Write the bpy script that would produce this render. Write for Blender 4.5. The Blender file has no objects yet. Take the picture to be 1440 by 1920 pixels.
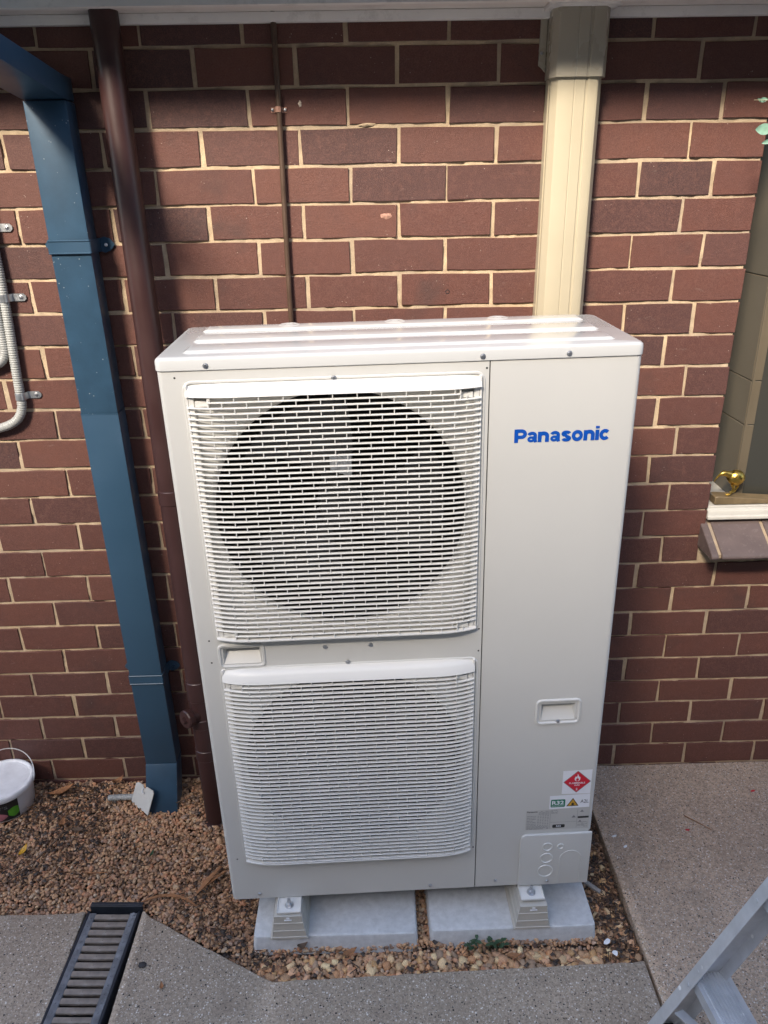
import bpy, bmesh, math, random
import numpy as np
from mathutils import Vector, Matrix, Euler

R = math.radians
random.seed(7)
rng = np.random.default_rng(11)
scene = bpy.context.scene
COL = scene.collection

# ------------------------------------------------------------------ camera
cam_d = bpy.data.cameras.new('camera')
cam = bpy.data.objects.new('camera', cam_d)
COL.objects.link(cam)
cam.location = (-0.07815, -2.07325, 1.83157)
cam.rotation_euler = (1.173698, 0.016451, -0.020122)
cam_d.sensor_fit = 'VERTICAL'
cam_d.sensor_height = 36.0
cam_d.lens = 1433.566 / 1920.0 * 36.0
cam_d.clip_start = 0.02
cam_d.clip_end = 500.0
scene.camera = cam

# ------------------------------------------------------------------ light
SUN_EL, SUN_AZ = R(38), R(27)
sun_vec = Vector((-math.sin(SUN_AZ) * math.cos(SUN_EL), -math.cos(SUN_AZ) * math.cos(SUN_EL), math.sin(SUN_EL)))
world = bpy.data.worlds.new('World')
scene.world = world
world.use_nodes = True
wn = world.node_tree
sky = wn.nodes.new('ShaderNodeTexSky')
sky.sky_type = 'NISHITA'
sky.sun_disc = False
sky.sun_elevation = SUN_EL
sky.sun_rotation = math.atan2(sun_vec.x, sun_vec.y)
sky.air_density = 1.0
sky.dust_density = 1.7
sky.ozone_density = 1.0
bg = wn.nodes['Background']
wn.links.new(sky.outputs[0], bg.inputs[0])
bg.inputs[1].default_value = 0.15
sun_d = bpy.data.lights.new('sun', 'SUN')
sun_d.energy = 2.45
sun_d.angle = R(11.5)
sun_d.color = (1.0, 0.885, 0.73)
sun = bpy.data.objects.new('sun', sun_d)
COL.objects.link(sun)
sun.location = (-4, -8, 5)
sun.rotation_euler = (-sun_vec).to_track_quat('-Z', 'Y').to_euler()
scene.view_settings.view_transform = 'Standard'
scene.view_settings.look = 'None'
scene.view_settings.gamma = 1.0
scene.view_settings.exposure = 1.66

# ------------------------------------------------------------------ materials
def new_mat(name):
    m = bpy.data.materials.new(name)
    m.use_nodes = True
    nt = m.node_tree
    return m, nt, nt.nodes['Principled BSDF']

def node(nt, t, **kw):
    n = nt.nodes.new(t)
    for k, v in kw.items():
        if k in n.inputs.keys():
            n.inputs[k].default_value = v
        else:
            setattr(n, k, v)
    return n

def ramp(nt, src, stops, interp='LINEAR'):
    r = nt.nodes.new('ShaderNodeValToRGB')
    r.color_ramp.interpolation = interp
    els = r.color_ramp.elements
    while len(els) < len(stops):
        els.new(0.5)
    for e, (p, c) in zip(els, stops):
        e.position = p
        e.color = (c[0], c[1], c[2], 1) if len(c) == 3 else c
    nt.links.new(src, r.inputs[0])
    return r.outputs[0]

def mix(nt, fac, a, b, mode='MIX'):
    n = nt.nodes.new('ShaderNodeMix')
    n.data_type = 'RGBA'
    n.blend_type = mode
    for sock, v in ((n.inputs[0], fac), (n.inputs[6], a), (n.inputs[7], b)):
        if isinstance(v, (int, float)):
            sock.default_value = v
        elif isinstance(v, tuple):
            sock.default_value = (v[0], v[1], v[2], 1)
        else:
            nt.links.new(v, sock)
    return n.outputs[2]

def coords(nt, kind='Object'):
    return nt.nodes.new('ShaderNodeTexCoord').outputs[kind]

def noise(nt, vec, scale, detail=4, rough=0.55):
    n = node(nt, 'ShaderNodeTexNoise', Scale=scale, Detail=detail, Roughness=rough)
    nt.links.new(vec, n.inputs['Vector'])
    return n.outputs[0]

def bump(nt, bsdf, height, strength, dist=0.002):
    b = node(nt, 'ShaderNodeBump', Strength=strength, Distance=dist)
    nt.links.new(height, b.inputs['Height'])
    nt.links.new(b.outputs[0], bsdf.inputs['Normal'])

def simple(name, col, rough=0.5, metal=0.0, var=0.12, scale=30.0, bmp=0.0, bscale=200.0, coat=0.0, dirt=None, dirt_amt=0.0, dirt_scale=12.0):
    """paint-like material: slight tone drift, optional dirt blotches and fine relief"""
    m, nt, b = new_mat(name)
    v = coords(nt)
    n1 = noise(nt, v, scale)
    lo = tuple(c * (1 - var) for c in col)
    hi = tuple(min(1, c * (1 + var)) for c in col)
    c = ramp(nt, n1, [(0.3, lo), (0.7, hi)])
    if dirt:
        n2 = noise(nt, v, dirt_scale, 6, 0.7)
        f = ramp(nt, n2, [(0.55, (0, 0, 0)), (0.78, (dirt_amt,) * 3)])
        c = mix(nt, f, c, dirt)
    nt.links.new(c, b.inputs['Base Color'])
    rr = ramp(nt, n1, [(0.3, (max(0.03, rough - 0.06),) * 3), (0.7, (min(1, rough + 0.08),) * 3)])
    nt.links.new(rr, b.inputs['Roughness'])
    b.inputs['Metallic'].default_value = metal
    b.inputs['Coat Weight'].default_value = coat
    b.inputs['Coat Roughness'].default_value = 0.12
    if bmp:
        bump(nt, b, noise(nt, v, bscale, 3), bmp, 0.001)
    return m

def mat_brick():
    m, nt, b = new_mat('brown_brick')
    g = nt.nodes.new('ShaderNodeNewGeometry').outputs['Position']
    oi = nt.nodes.new('ShaderNodeObjectInfo')
    base = ramp(nt, oi.outputs['Random'], [(0.0, (0.050, 0.027, 0.027)), (0.09, (0.062, 0.028, 0.026)), (0.16, (0.084, 0.033, 0.0265)), (0.45, (0.106, 0.0395, 0.0295)), (0.8, (0.126, 0.049, 0.0345)), (0.93, (0.092, 0.038, 0.0305)), (1.0, (0.072, 0.036, 0.035))])
    blot = noise(nt, g, 14, 5, 0.6)
    base = mix(nt, ramp(nt, blot, [(0.35, (0.0,) * 3), (0.75, (0.55,) * 3)]), base, (0.085, 0.040, 0.036))
    fine = noise(nt, g, 420, 3, 0.6)
    base = mix(nt, ramp(nt, fine, [(0.42, (0.0,) * 3), (0.68, (0.5,) * 3)]), base, (0.175, 0.085, 0.066))
    pits = noise(nt, g, 700, 2, 0.5)
    base = mix(nt, ramp(nt, pits, [(0.30, (0.75,) * 3), (0.42, (0.0,) * 3)]), base, (0.045, 0.022, 0.020))
    mid = noise(nt, g, 48, 5, 0.7)
    base = mix(nt, ramp(nt, mid, [(0.5, (0.0,) * 3), (0.72, (0.4,) * 3)]), base, (0.165, 0.074, 0.057))
    # sooty smears on some bricks and pale mortar scum / specks
    soot = noise(nt, g, 5.5, 4, 0.6)
    base = mix(nt, ramp(nt, soot, [(0.58, (0.0,) * 3), (0.74, (0.6,) * 3)]), base, (0.055, 0.036, 0.034))
    mp = node(nt, 'ShaderNodeMapping')
    mp.inputs['Scale'].default_value = (1, 1, 2.6)
    nt.links.new(g, mp.inputs[0])
    scum = noise(nt, mp.outputs[0], 16, 8, 0.75)
    base = mix(nt, ramp(nt, scum, [(0.62, (0.0,) * 3), (0.80, (0.38,) * 3)]), base, (0.36, 0.31, 0.27))
    vo = node(nt, 'ShaderNodeTexVoronoi', Scale=85.0)
    nt.links.new(g, vo.inputs['Vector'])
    sp = ramp(nt, vo.outputs['Distance'], [(0.05, (1,) * 3), (0.12, (0,) * 3)])
    gate = ramp(nt, noise(nt, g, 22, 2), [(0.56, (0,) * 3), (0.62, (0.8,) * 3)])
    base = mix(nt, mix(nt, 1.0, sp, gate, 'MULTIPLY'), base, (0.45, 0.36, 0.30))
    nt.links.new(base, b.inputs['Base Color'])
    b.inputs['Roughness'].default_value = 0.62
    b.inputs['Specular IOR Level'].default_value = 0.35
    h = mix(nt, 0.6, fine, noise(nt, g, 110, 6, 0.7))
    bump(nt, b, h, 0.85, 0.0022)
    return m

def mat_mortar():
    m, nt, b = new_mat('sandy_mortar')
    g = nt.nodes.new('ShaderNodeNewGeometry').outputs['Position']
    n1 = noise(nt, g, 9, 6, 0.6)
    c = ramp(nt, n1, [(0.3, (0.46, 0.345, 0.22)), (0.7, (0.60, 0.46, 0.30))])
    n2 = noise(nt, g, 260, 4, 0.7)
    c = mix(nt, ramp(nt, n2, [(0.35, (0.55,) * 3), (0.55, (0,) * 3)]), c, (0.40, 0.30, 0.20))
    dk = noise(nt, g, 3.0, 5, 0.65)
    c = mix(nt, ramp(nt, dk, [(0.44, (0,) * 3), (0.68, (0.75,) * 3)]), c, (0.25, 0.21, 0.175))
    c = mix(nt, ramp(nt, noise(nt, g, 40, 5, 0.7), [(0.38, (0.4,) * 3), (0.55, (0,) * 3)]), c, (0.32, 0.24, 0.165))
    nt.links.new(c, b.inputs['Base Color'])
    b.inputs['Roughness'].default_value = 0.95
    bump(nt, b, n2, 0.6, 0.002)
    return m

def mat_concrete(name, tint):
    m, nt, b = new_mat(name)
    g = nt.nodes.new('ShaderNodeNewGeometry').outputs['Position']
    c = ramp(nt, noise(nt, g, 3.2, 6, 0.65), [(0.3, tuple(t * 0.78 for t in tint)), (0.7, tuple(t * 1.12 for t in tint))])
    c = mix(nt, ramp(nt, noise(nt, g, 130, 5, 0.75), [(0.38, (0.8,) * 3), (0.58, (0,) * 3)]), c, tuple(t * 0.45 for t in tint))
    heights = []
    for sc, sub, colr in ((130.0, 0.24, None), (230.0, 0.28, None)):
        vo = node(nt, 'ShaderNodeTexVoronoi', Scale=sc)
        nt.links.new(g, vo.inputs['Vector'])
        sep = nt.nodes.new('ShaderNodeSeparateColor')
        nt.links.new(vo.outputs['Color'], sep.inputs[0])
        edge = ramp(nt, vo.outputs['Distance'], [(sub, (1,) * 3), (sub + 0.12, (0,) * 3)])
        pick = ramp(nt, sep.outputs[0], [(0.0, (0.012, 0.012, 0.014)), (0.07, (0.03, 0.03, 0.034)), (0.08, (0.30, 0.235, 0.18)), (0.30, (0.44, 0.375, 0.30)), (0.52, (0.60, 0.535, 0.45)), (0.66, (0.20, 0.17, 0.14)), (0.78, (0.55, 0.47, 0.38)), (0.90, (0.80, 0.76, 0.69))], 'CONSTANT')
        use = ramp(nt, sep.outputs[1], [(0.0, (0,) * 3), (0.18, (1,) * 3)], 'CONSTANT')
        f = mix(nt, 1.0, edge, use, 'MULTIPLY')
        c = mix(nt, f, c, pick)
        heights.append(f)
    # blotchy grime
    c = mix(nt, ramp(nt, noise(nt, g, 7, 6, 0.7), [(0.55, (0,) * 3), (0.72, (0.55,) * 3)]), c, (0.24, 0.19, 0.145))
    nt.links.new(c, b.inputs['Base Color'])
    b.inputs['Roughness'].default_value = 0.82
    h = mix(nt, 0.5, heights[0], noise(nt, g, 320, 3, 0.6))
    bump(nt, b, h, 0.55, 0.0018)
    return m

def mat_vcol(name, rough=0.8, bmp=0.3, bscale=500):
    m, nt, b = new_mat(name)
    a = node(nt, 'ShaderNodeVertexColor', layer_name='col')
    g = nt.nodes.new('ShaderNodeNewGeometry').outputs['Position']
    n = noise(nt, g, bscale, 4, 0.6)
    c = mix(nt, 1.0, a.outputs[0], ramp(nt, n, [(0.3, (0.7,) * 3), (0.7, (1.25,) * 3)]), 'MULTIPLY')
    nt.links.new(c, b.inputs['Base Color'])
    b.inputs['Roughness'].default_value = rough
    bump(nt, b, n, bmp, 0.001)
    return m

def mat_specked(name, col, rough, metal, spec, gate0=0.58, scale=60.0, brushed=False):
    """metal or plastic with splashes of another colour on it"""
    m, nt, b = new_mat(name)
    v = coords(nt)
    n1 = noise(nt, v, 18, 5)
    c = ramp(nt, n1, [(0.3, tuple(k * 0.82 for k in col)), (0.7, tuple(min(1, k * 1.1) for k in col))])
    vo = node(nt, 'ShaderNodeTexVoronoi', Scale=scale)
    nt.links.new(v, vo.inputs['Vector'])
    sp = ramp(nt, vo.outputs['Distance'], [(0.16, (1,) * 3), (0.24, (0,) * 3)])
    gate = ramp(nt, noise(nt, v, scale * 0.3, 2), [(gate0, (0,) * 3), (gate0 + 0.03, (1,) * 3)])
    f = mix(nt, 1.0, sp, gate, 'MULTIPLY')
    c = mix(nt, f, c, spec)
    nt.links.new(c, b.inputs['Base Color'])
    inv = nt.nodes.new('ShaderNodeMath')
    inv.operation = 'SUBTRACT'
    inv.inputs[0].default_value = 1.0
    nt.links.new(f, inv.inputs[1])
    mul = nt.nodes.new('ShaderNodeMath')
    mul.operation = 'MULTIPLY'
    mul.inputs[1].default_value = metal
    nt.links.new(inv.outputs[0], mul.inputs[0])
    nt.links.new(mul.outputs[0], b.inputs['Metallic'])
    b.inputs['Roughness'].default_value = rough
    bump(nt, b, noise(nt, v, 240, 3), 0.12, 0.001)
    return m

MT = {
    'brick': mat_brick(),
    'mortar': mat_mortar(),
    'sill_brick': simple('grey_brown_sill_brick', (0.125, 0.092, 0.085), 0.55, var=0.15, scale=14, bmp=0.4, bscale=300, dirt=(0.30, 0.26, 0.23), dirt_amt=0.5, dirt_scale=60),
    'concrete_front': mat_concrete('exposed_aggregate_grey', (0.50, 0.405, 0.305)),
    'concrete_right': mat_concrete('exposed_aggregate_warm', (0.62, 0.46, 0.33)),
    'soil': simple('dark_soil', (0.055, 0.040, 0.030), 0.95, var=0.4, scale=60, bmp=0.8, bscale=120),
    'earth': simple('earth', (0.10, 0.08, 0.06), 0.95, var=0.3, scale=4, bmp=0.5, bscale=60),
    'pebble': mat_vcol('pebble_stone', 0.72, 0.35, 420),
    'litter': mat_vcol('dry_leaf', 0.75, 0.4, 220),
    'soffit': simple('soffit_paint', (0.80, 0.735, 0.68), 0.55, var=0.05, scale=5, dirt=(0.36, 0.31, 0.27), dirt_amt=0.5, dirt_scale=7),
    'trim': simple('eave_trim_paint', (0.80, 0.77, 0.73), 0.5, var=0.05, scale=8, dirt=(0.3, 0.28, 0.25), dirt_amt=0.5, dirt_scale=20),
    'blue': simple('blue_steel_paint', (0.026, 0.063, 0.108), 0.36, var=0.07, scale=7, bmp=0.04, bscale=30),
    'blue_worn': mat_specked('blue_steel_paint_scuffed', (0.026, 0.063, 0.107), 0.36, 0.0, (0.22, 0.26, 0.29), 0.62, 130),
    'brown_pipe': simple('brown_pipe_paint', (0.040, 0.017, 0.016), 0.38, var=0.10, scale=9, bmp=0.05, bscale=60),
    'brown_thin': simple('brown_painted_copper', (0.075, 0.045, 0.030), 0.42, var=0.18, scale=20),
    'duct': simple('cream_pvc', (0.43, 0.378, 0.272), 0.34, var=0.03, scale=6),
    'duct_cap': simple('cream_pvc_cap', (0.37, 0.335, 0.265), 0.28, var=0.04, scale=6),
    'conduit': simple('grey_pvc_conduit', (0.33, 0.335, 0.32), 0.45, var=0.06, scale=30),
    'galv': simple('galvanised_steel', (0.62, 0.64, 0.66), 0.36, metal=0.9, var=0.18, scale=45),
    'screw': simple('zinc_screw', (0.55, 0.56, 0.58), 0.30, metal=0.95, var=0.1, scale=80),
    'ac': simple('ivory_powder_coat', (0.595, 0.587, 0.555), 0.36, var=0.015, scale=4, bmp=0.03, bscale=700),
    'ac_top': simple('ivory_gloss_cover', (0.60, 0.60, 0.58), 0.16, var=0.015, scale=4, coat=0.5),
    'grille': simple('white_abs_grille', (0.72, 0.708, 0.67), 0.42, var=0.02, scale=6),
    'seam': simple('dark_seam', (0.03, 0.03, 0.03), 0.8),
    'coil': simple('dark_coil', (0.006, 0.0065, 0.008), 0.6, var=0.3, scale=90),
    'fan': simple('dark_fan_plastic', (0.045, 0.047, 0.052), 0.3, var=0.1),
    'motor': simple('grey_motor', (0.05, 0.052, 0.056), 0.5),
    'logo': simple('blue_logo_print', (0.0, 0.075, 0.42), 0.4, var=0.03),
    'white_print': simple('white_sticker', (0.82, 0.83, 0.86), 0.4, var=0.02),
    'red_print': simple('red_print', (0.62, 0.012, 0.035), 0.4, var=0.04),
    'green_print': simple('green_print', (0.006, 0.19, 0.10), 0.4, var=0.04),
    'yellow_print': simple('yellow_print', (0.60, 0.33, 0.03), 0.4, var=0.04),
    'black_print': simple('black_print', (0.02, 0.02, 0.022), 0.45),
    'grey_print': simple('grey_print', (0.22, 0.22, 0.225), 0.5),
    'label_grey': simple('silver_label', (0.52, 0.51, 0.48), 0.45, var=0.02),
    'block': simple('beige_pvc_block', (0.52, 0.495, 0.44), 0.42, var=0.03, scale=12),
    'pad': simple('grey_concrete_pad', (0.57, 0.58, 0.58), 0.8, var=0.10, scale=60, bmp=0.45, bscale=220, dirt=(0.30, 0.30, 0.29), dirt_amt=0.35, dirt_scale=140),
    'iron': simple('dark_grate_iron', (0.17, 0.18, 0.195), 0.48, metal=0.1, var=0.4, scale=26, bmp=0.25, bscale=260, dirt=(0.42, 0.44, 0.46), dirt_amt=0.7, dirt_scale=20),
    'iron_dirty': simple('grate_bar_iron', (0.225, 0.19, 0.16), 0.6, metal=0.0, var=0.35, scale=26, bmp=0.3, bscale=260, dirt=(0.42, 0.43, 0.44), dirt_amt=0.75, dirt_scale=9),
    'drain_plastic': simple('black_drain_plastic', (0.018, 0.022, 0.030), 0.5, var=0.2),
    'pail': simple('white_pail_plastic', (0.74, 0.75, 0.77), 0.38, var=0.03),
    'lid': mat_specked('white_lid_dirty', (0.80, 0.81, 0.83), 0.42, 0.0, (0.35, 0.32, 0.28), 0.60, 70),
    'wire': simple('pale_wire', (0.62, 0.62, 0.60), 0.35, metal=0.4),
    'pink': simple('pink_print', (0.45, 0.17, 0.20), 0.45, var=0.3, scale=60),
    'lime': simple('lime_print', (0.10, 0.36, 0.03), 0.45, var=0.15, scale=60),
    'plate': simple('weathered_grey_plate', (0.52, 0.51, 0.47), 0.6, var=0.08, scale=25, bmp=0.1),
    'alu': mat_specked('ladder_aluminium', (0.66, 0.68, 0.71), 0.42, 0.55, (0.85, 0.86, 0.87), 0.53, 42),
    'rubber': simple('black_rubber', (0.015, 0.015, 0.017), 0.7),
    'brass': simple('polished_brass', (0.56, 0.37, 0.085), 0.32, metal=1.0, var=0.25, scale=120, bmp=0.5, bscale=140),
    'wood_stand': simple('olive_wood', (0.16, 0.115, 0.06), 0.5, var=0.25, scale=30),
    'taupe': simple('taupe_paint', (0.115, 0.092, 0.060), 0.55, var=0.05, scale=6),
    'sill_white': simple('white_sill_paint', (0.50, 0.48, 0.43), 0.5, var=0.05, scale=14, dirt=(0.30, 0.27, 0.22), dirt_amt=0.5, dirt_scale=30),
    'roof': simple('roof_tile', (0.20, 0.09, 0.06), 0.8, var=0.2, scale=6),
    'render_wall': simple('shade_building_render', (0.11, 0.085, 0.07), 0.85, var=0.1, scale=2),  # dark render of the added shading building, keeps bounce light low
    'leaf_green': simple('pale_green_leaf', (0.19, 0.33, 0.25), 0.45, var=0.18, scale=60),
    'weed': simple('weed_leaf', (0.035, 0.075, 0.035), 0.55, var=0.3, scale=90),
    'stem': simple('stem', (0.20, 0.16, 0.10), 0.7, var=0.2),
    'bark': simple('orange_bark', (0.30, 0.14, 0.06), 0.75, var=0.35, scale=70, bmp=0.5, bscale=140),
    'twig': simple('brown_twig', (0.13, 0.085, 0.055), 0.8, var=0.3, scale=60),
    'red_plastic': simple('red_plastic', (0.55, 0.02, 0.035), 0.35),
    'chip': simple('white_chip', (0.78, 0.79, 0.80), 0.6),
    'stick_grey': simple('grey_wood', (0.30, 0.275, 0.25), 0.8, var=0.25, scale=50, bmp=0.3),
    'dark_stone': simple('dark_stone', (0.035, 0.033, 0.035), 0.7),
    'putty': simple('pale_putty', (0.72, 0.62, 0.50), 0.8),
    'scar': simple('chipped_brick', (0.36, 0.20, 0.15), 0.9, var=0.3, scale=160, bmp=0.6),
}
m, nt, b = new_mat('window_glass_dim')
b.inputs['Base Color'].default_value = (0.045, 0.044, 0.037, 1)
b.inputs['Roughness'].default_value = 0.16
MT['pane'] = m

# ------------------------------------------------------------------ mesh helpers
class MB:
    def __init__(s):
        s.bm = bmesh.new()

    def _xf(s, verts, loc, rot, mat=None):
        M = Matrix.Translation(loc) @ (Euler(rot).to_matrix().to_4x4() if rot else Matrix.Identity(4))
        if mat is not None:
            M = mat @ M
        bmesh.ops.transform(s.bm, matrix=M, verts=verts)

    def box(s, lo, hi, bev=0.0, seg=2, rot=None, mat=None):
        lo, hi = Vector(lo), Vector(hi)
        t = bmesh.new()
        bmesh.ops.create_cube(t, size=1.0)
        sz = hi - lo
        for v in t.verts:
            v.co = Vector((v.co.x * sz.x, v.co.y * sz.y, v.co.z * sz.z))
        if bev > 0:
            bmesh.ops.bevel(t, geom=t.edges[:], offset=min(bev, min(sz) * 0.49), segments=seg, affect='EDGES', profile=0.6)
        s.join(t, (lo + hi) / 2, rot, mat)
        return s

    def join(s, t, loc=(0, 0, 0), rot=None, mat=None):
        M = Matrix.Translation(loc) @ (Euler(rot).to_matrix().to_4x4() if rot else Matrix.Identity(4))
        if mat is not None:
            M = mat @ M
        vm = {}
        for v in t.verts:
            vm[v] = s.bm.verts.new(M @ v.co)
        for f in t.faces:
            try:
                s.bm.faces.new([vm[v] for v in f.verts])
            except ValueError:
                pass
        t.free()

    def tube(s, pts, r, seg=16, caps=True, radii=None):
        pts = [Vector(q) for q in pts]
        n = len(pts)
        rings = []
        tan0 = (pts[1] - pts[0]).normalized()
        up = Vector((0, 0, 1)) if abs(tan0.z) < 0.9 else Vector((0, 1, 0))
        u = tan0.cross(up).normalized()
        for i in range(n):
            t = (pts[min(i + 1, n - 1)] - pts[max(i - 1, 0)]).normalized()
            u = (u - t * u.dot(t)).normalized()
            w = t.cross(u)
            rr = radii[i] if radii else r
            rings.append([s.bm.verts.new(pts[i] + (u * math.cos(2 * math.pi * k / seg) + w * math.sin(2 * math.pi * k / seg)) * rr) for k in range(seg)])
        for a, c in zip(rings[:-1], rings[1:]):
            for k in range(seg):
                s.bm.faces.new((a[k], a[(k + 1) % seg], c[(k + 1) % seg], c[k]))
        if caps:
            s.bm.faces.new(rings[0][::-1])
            s.bm.faces.new(rings[-1])
        return s

    def lathe(s, prof, seg=48, center=(0, 0, 0), axis='Z', close=False):
        """prof: list of (radius, height)"""
        rings = []
        cx, cy, cz = center
        for r, h in prof:
            ring = []
            for k in range(seg):
                a = 2 * math.pi * k / seg
                ca, sa = math.cos(a) * r, math.sin(a) * r
                if axis == 'Z':
                    co = (cx + ca, cy + sa, cz + h)
                else:
                    co = (cx + ca, cy + h, cz + sa)
                ring.append(s.bm.verts.new(co))
            rings.append(ring)
        pairs = list(zip(rings[:-1], rings[1:]))
        if close:
            pairs.append((rings[-1], rings[0]))
        for a, c in pairs:
            for k in range(seg):
                s.bm.faces.new((a[k], a[(k + 1) % seg], c[(k + 1) % seg], c[k]))
        return s

    def cap(s, r, h, seg=48, center=(0, 0, 0), axis='Z'):
        cx, cy, cz = center
        vs = []
        for k in range(seg):
            a = 2 * math.pi * k / seg
            ca, sa = math.cos(a) * r, math.sin(a) * r
            vs.append(s.bm.verts.new((cx + ca, cy + sa, cz + h) if axis == 'Z' else (cx + ca, cy + h, cz + sa)))
        s.bm.faces.new(vs)
        return s

    def prism(s, poly, a, b2, plane='XZ', bev=0.0, seg=2):
        """extrude a 2-D polygon from a to b2 along the axis normal to plane"""
        t = bmesh.new()
        def co(q, h):
            return {'XZ': (q[0], h, q[1]), 'XY': (q[0], q[1], h), 'YZ': (h, q[0], q[1])}[plane]
        v0 = [t.verts.new(co(q, a)) for q in poly]
        v1 = [t.verts.new(co(q, b2)) for q in poly]
        t.faces.new(v0)
        t.faces.new(v1[::-1])
        n = len(poly)
        for i in range(n):
            t.faces.new((v0[i], v1[i], v1[(i + 1) % n], v0[(i + 1) % n]))
        bmesh.ops.recalc_face_normals(t, faces=t.faces[:])
        if bev > 0:
            bmesh.ops.bevel(t, geom=t.edges[:], offset=bev, segments=seg, affect='EDGES', profile=0.6)
        s.join(t)
        return s

    def quad(s, *pts):
        s.bm.faces.new([s.bm.verts.new(q) for q in pts])
        return s

    def build(s, name, mat, parent=None, smooth=35, recalc=True, data_only=False):
        bm = s.bm
        if recalc:
            bmesh.ops.recalc_face_normals(bm, faces=bm.faces[:])
        if smooth:
            lim = R(smooth)
            for f in bm.faces:
                f.smooth = True
            for e in bm.edges:
                if len(e.link_faces) == 2 and e.calc_face_angle(0) > lim:
                    e.smooth = False
        me = bpy.data.meshes.new(name)
        bm.to_mesh(me)
        bm.free()
        me.materials.append(MT[mat] if isinstance(mat, str) else mat)
        if data_only:
            return me
        return link(name, me, parent)

def link(name, me, parent=None, loc=None, rot=None):
    o = bpy.data.objects.new(name, me)
    COL.objects.link(o)
    if parent is not None:
        o.parent = parent
    if loc is not None:
        o.location = loc
    if rot is not None:
        o.rotation_euler = rot
    return o

def tag(o, label=None, cat=None, group=None, kind=None):
    if label: o['label'] = label
    if cat: o['category'] = cat
    if group: o['group'] = group
    if kind: o['kind'] = kind
    return o

def empty(name, label, cat, loc=(0, 0, 0), rot=(0, 0, 0), group=None):
    o = bpy.data.objects.new(name, None)
    COL.objects.link(o)
    o.location = loc
    o.rotation_euler = rot
    o.empty_display_size = 0.05
    tag(o, label, cat, group)
    return o

def rrect(x0, z0, x1, z1, r, n=6):
    pts = []
    for cx, cz, a0 in ((x1 - r, z1 - r, 0), (x0 + r, z1 - r, 90), (x0 + r, z0 + r, 180), (x1 - r, z0 + r, 270)):
        for k in range(n + 1):
            a = R(a0 + 90 * k / n)
            pts.append((cx + r * math.cos(a), cz + r * math.sin(a)))
    return pts

def text_mesh(mb, txt, x, z, height, y, bold=0.0, width=None, align='LEFT', thick=0.0003):
    """flat lettering on a plane facing -y; height is the cap height"""
    cu = bpy.data.curves.new('lettering', 'FONT')
    cu.body = txt
    cu.size = 1.0
    cu.offset = bold
    cu.resolution_u = 4
    ob = bpy.data.objects.new('lettering_tmp', cu)
    COL.objects.link(ob)
    dg = bpy.context.evaluated_depsgraph_get()
    me = bpy.data.meshes.new_from_object(ob.evaluated_get(dg))
    bpy.data.objects.remove(ob)
    bpy.data.curves.remove(cu)
    if not me.vertices:
        return
    xs = [v.co.x for v in me.vertices]
    x0, x1 = min(xs), max(xs)
    k = height / 0.70
    kx = (width / (x1 - x0)) if width else k
    w = (x1 - x0) * kx
    ox = x if align == 'LEFT' else x - w / 2
    vs = [mb.bm.verts.new((ox + (v.co.x - x0) * kx, y, z + v.co.y * k)) for v in me.vertices]
    for pl in me.polygons:
        try:
            mb.bm.faces.new([vs[i] for i in pl.vertices])
        except ValueError:
            pass
    bpy.data.meshes.remove(me)

def world_px(P):
    """rough frame test used only to choose which bricks become single objects"""
    q = cam_inv @ Vector(P)
    if q.z >= -0.05:
        return None
    return (720 + 1433.566 * q.x / -q.z, 960 - 1433.566 * q.y / -q.z)
cam_inv = (Matrix.Translation(cam.location) @ cam.rotation_euler.to_matrix().to_4x4()).inverted()

# ------------------------------------------------------------------ house wall
BH, BM_, Z0 = 0.086, 0.24, 25 * 0.086
JAMB = 0.907
SILL_Z = 0.905
HEAD_Z = Z0 - BH * 1
WIN_R = 2.05
WX0, WX1 = -3.4, 3.6

house = empty('house', 'brown brick house wall with pale eave soffit above and window at right', 'house')
mt = MB()
def mortar_patch(x0, x1, z0, z1, step):
    nx = max(1, int(round((x1 - x0) / step)))
    nz = max(1, int(round((z1 - z0) / step)))
    xs = np.linspace(x0, x1, nx + 1)
    zs = np.linspace(z0, z1, nz + 1)
    small = rng.normal(0, 1, (nz + 1, nx + 1))
    sm = small.copy()
    for _ in range(2):
        sm = (sm + np.roll(sm, 1, 0) + np.roll(sm, -1, 0) + np.roll(sm, 1, 1) + np.roll(sm, -1, 1)) / 5
    g = 0.0042 - 0.0026 * np.clip(sm, -1.2, 1.2)
    big = rng.normal(0, 1, (nz // 6 + 3, nx // 6 + 3))
    yy = g
    vs = [[mt.bm.verts.new((x, max(0.0023, float(yy[j, i]) + 0.0010 * float(big[j // 6, i // 6])), z)) for i, x in enumerate(xs)] for j, z in enumerate(zs)]
    for j in range(nz):
        for i in range(nx):
            mt.bm.faces.new((vs[j][i], vs[j][i + 1], vs[j + 1][i + 1], vs[j + 1][i]))
mortar_patch(-1.45, JAMB - 0.004, -0.10, 2.24, 0.0075)
mortar_patch(JAMB - 0.004, 1.35, -0.10, SILL_Z - 0.02, 0.0075)
mortar_patch(JAMB - 0.004, 1.35, HEAD_Z, 2.24, 0.03)
mt.box((WX0, 0.006, -0.3), (-1.45, 0.11, 2.6))
mt.box((1.352, 0.006, -0.3), (WX1, 0.11, SILL_Z - 0.02))
mt.box((1.352, 0.006, HEAD_Z), (WX1, 0.11, 2.6))
mt.box((WIN_R, 0.007, SILL_Z - 0.02), (WX1, 0.11, HEAD_Z))
mt.box((-1.45, 0.012, -0.3), (JAMB - 0.003, 0.11, 2.6))
mt.box((JAMB - 0.003, 0.012, -0.3), (1.352, 0.11, SILL_Z - 0.021))
mt.box((JAMB - 0.003, 0.012, HEAD_Z + 0.001), (1.352, 0.11, 2.6))
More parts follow.
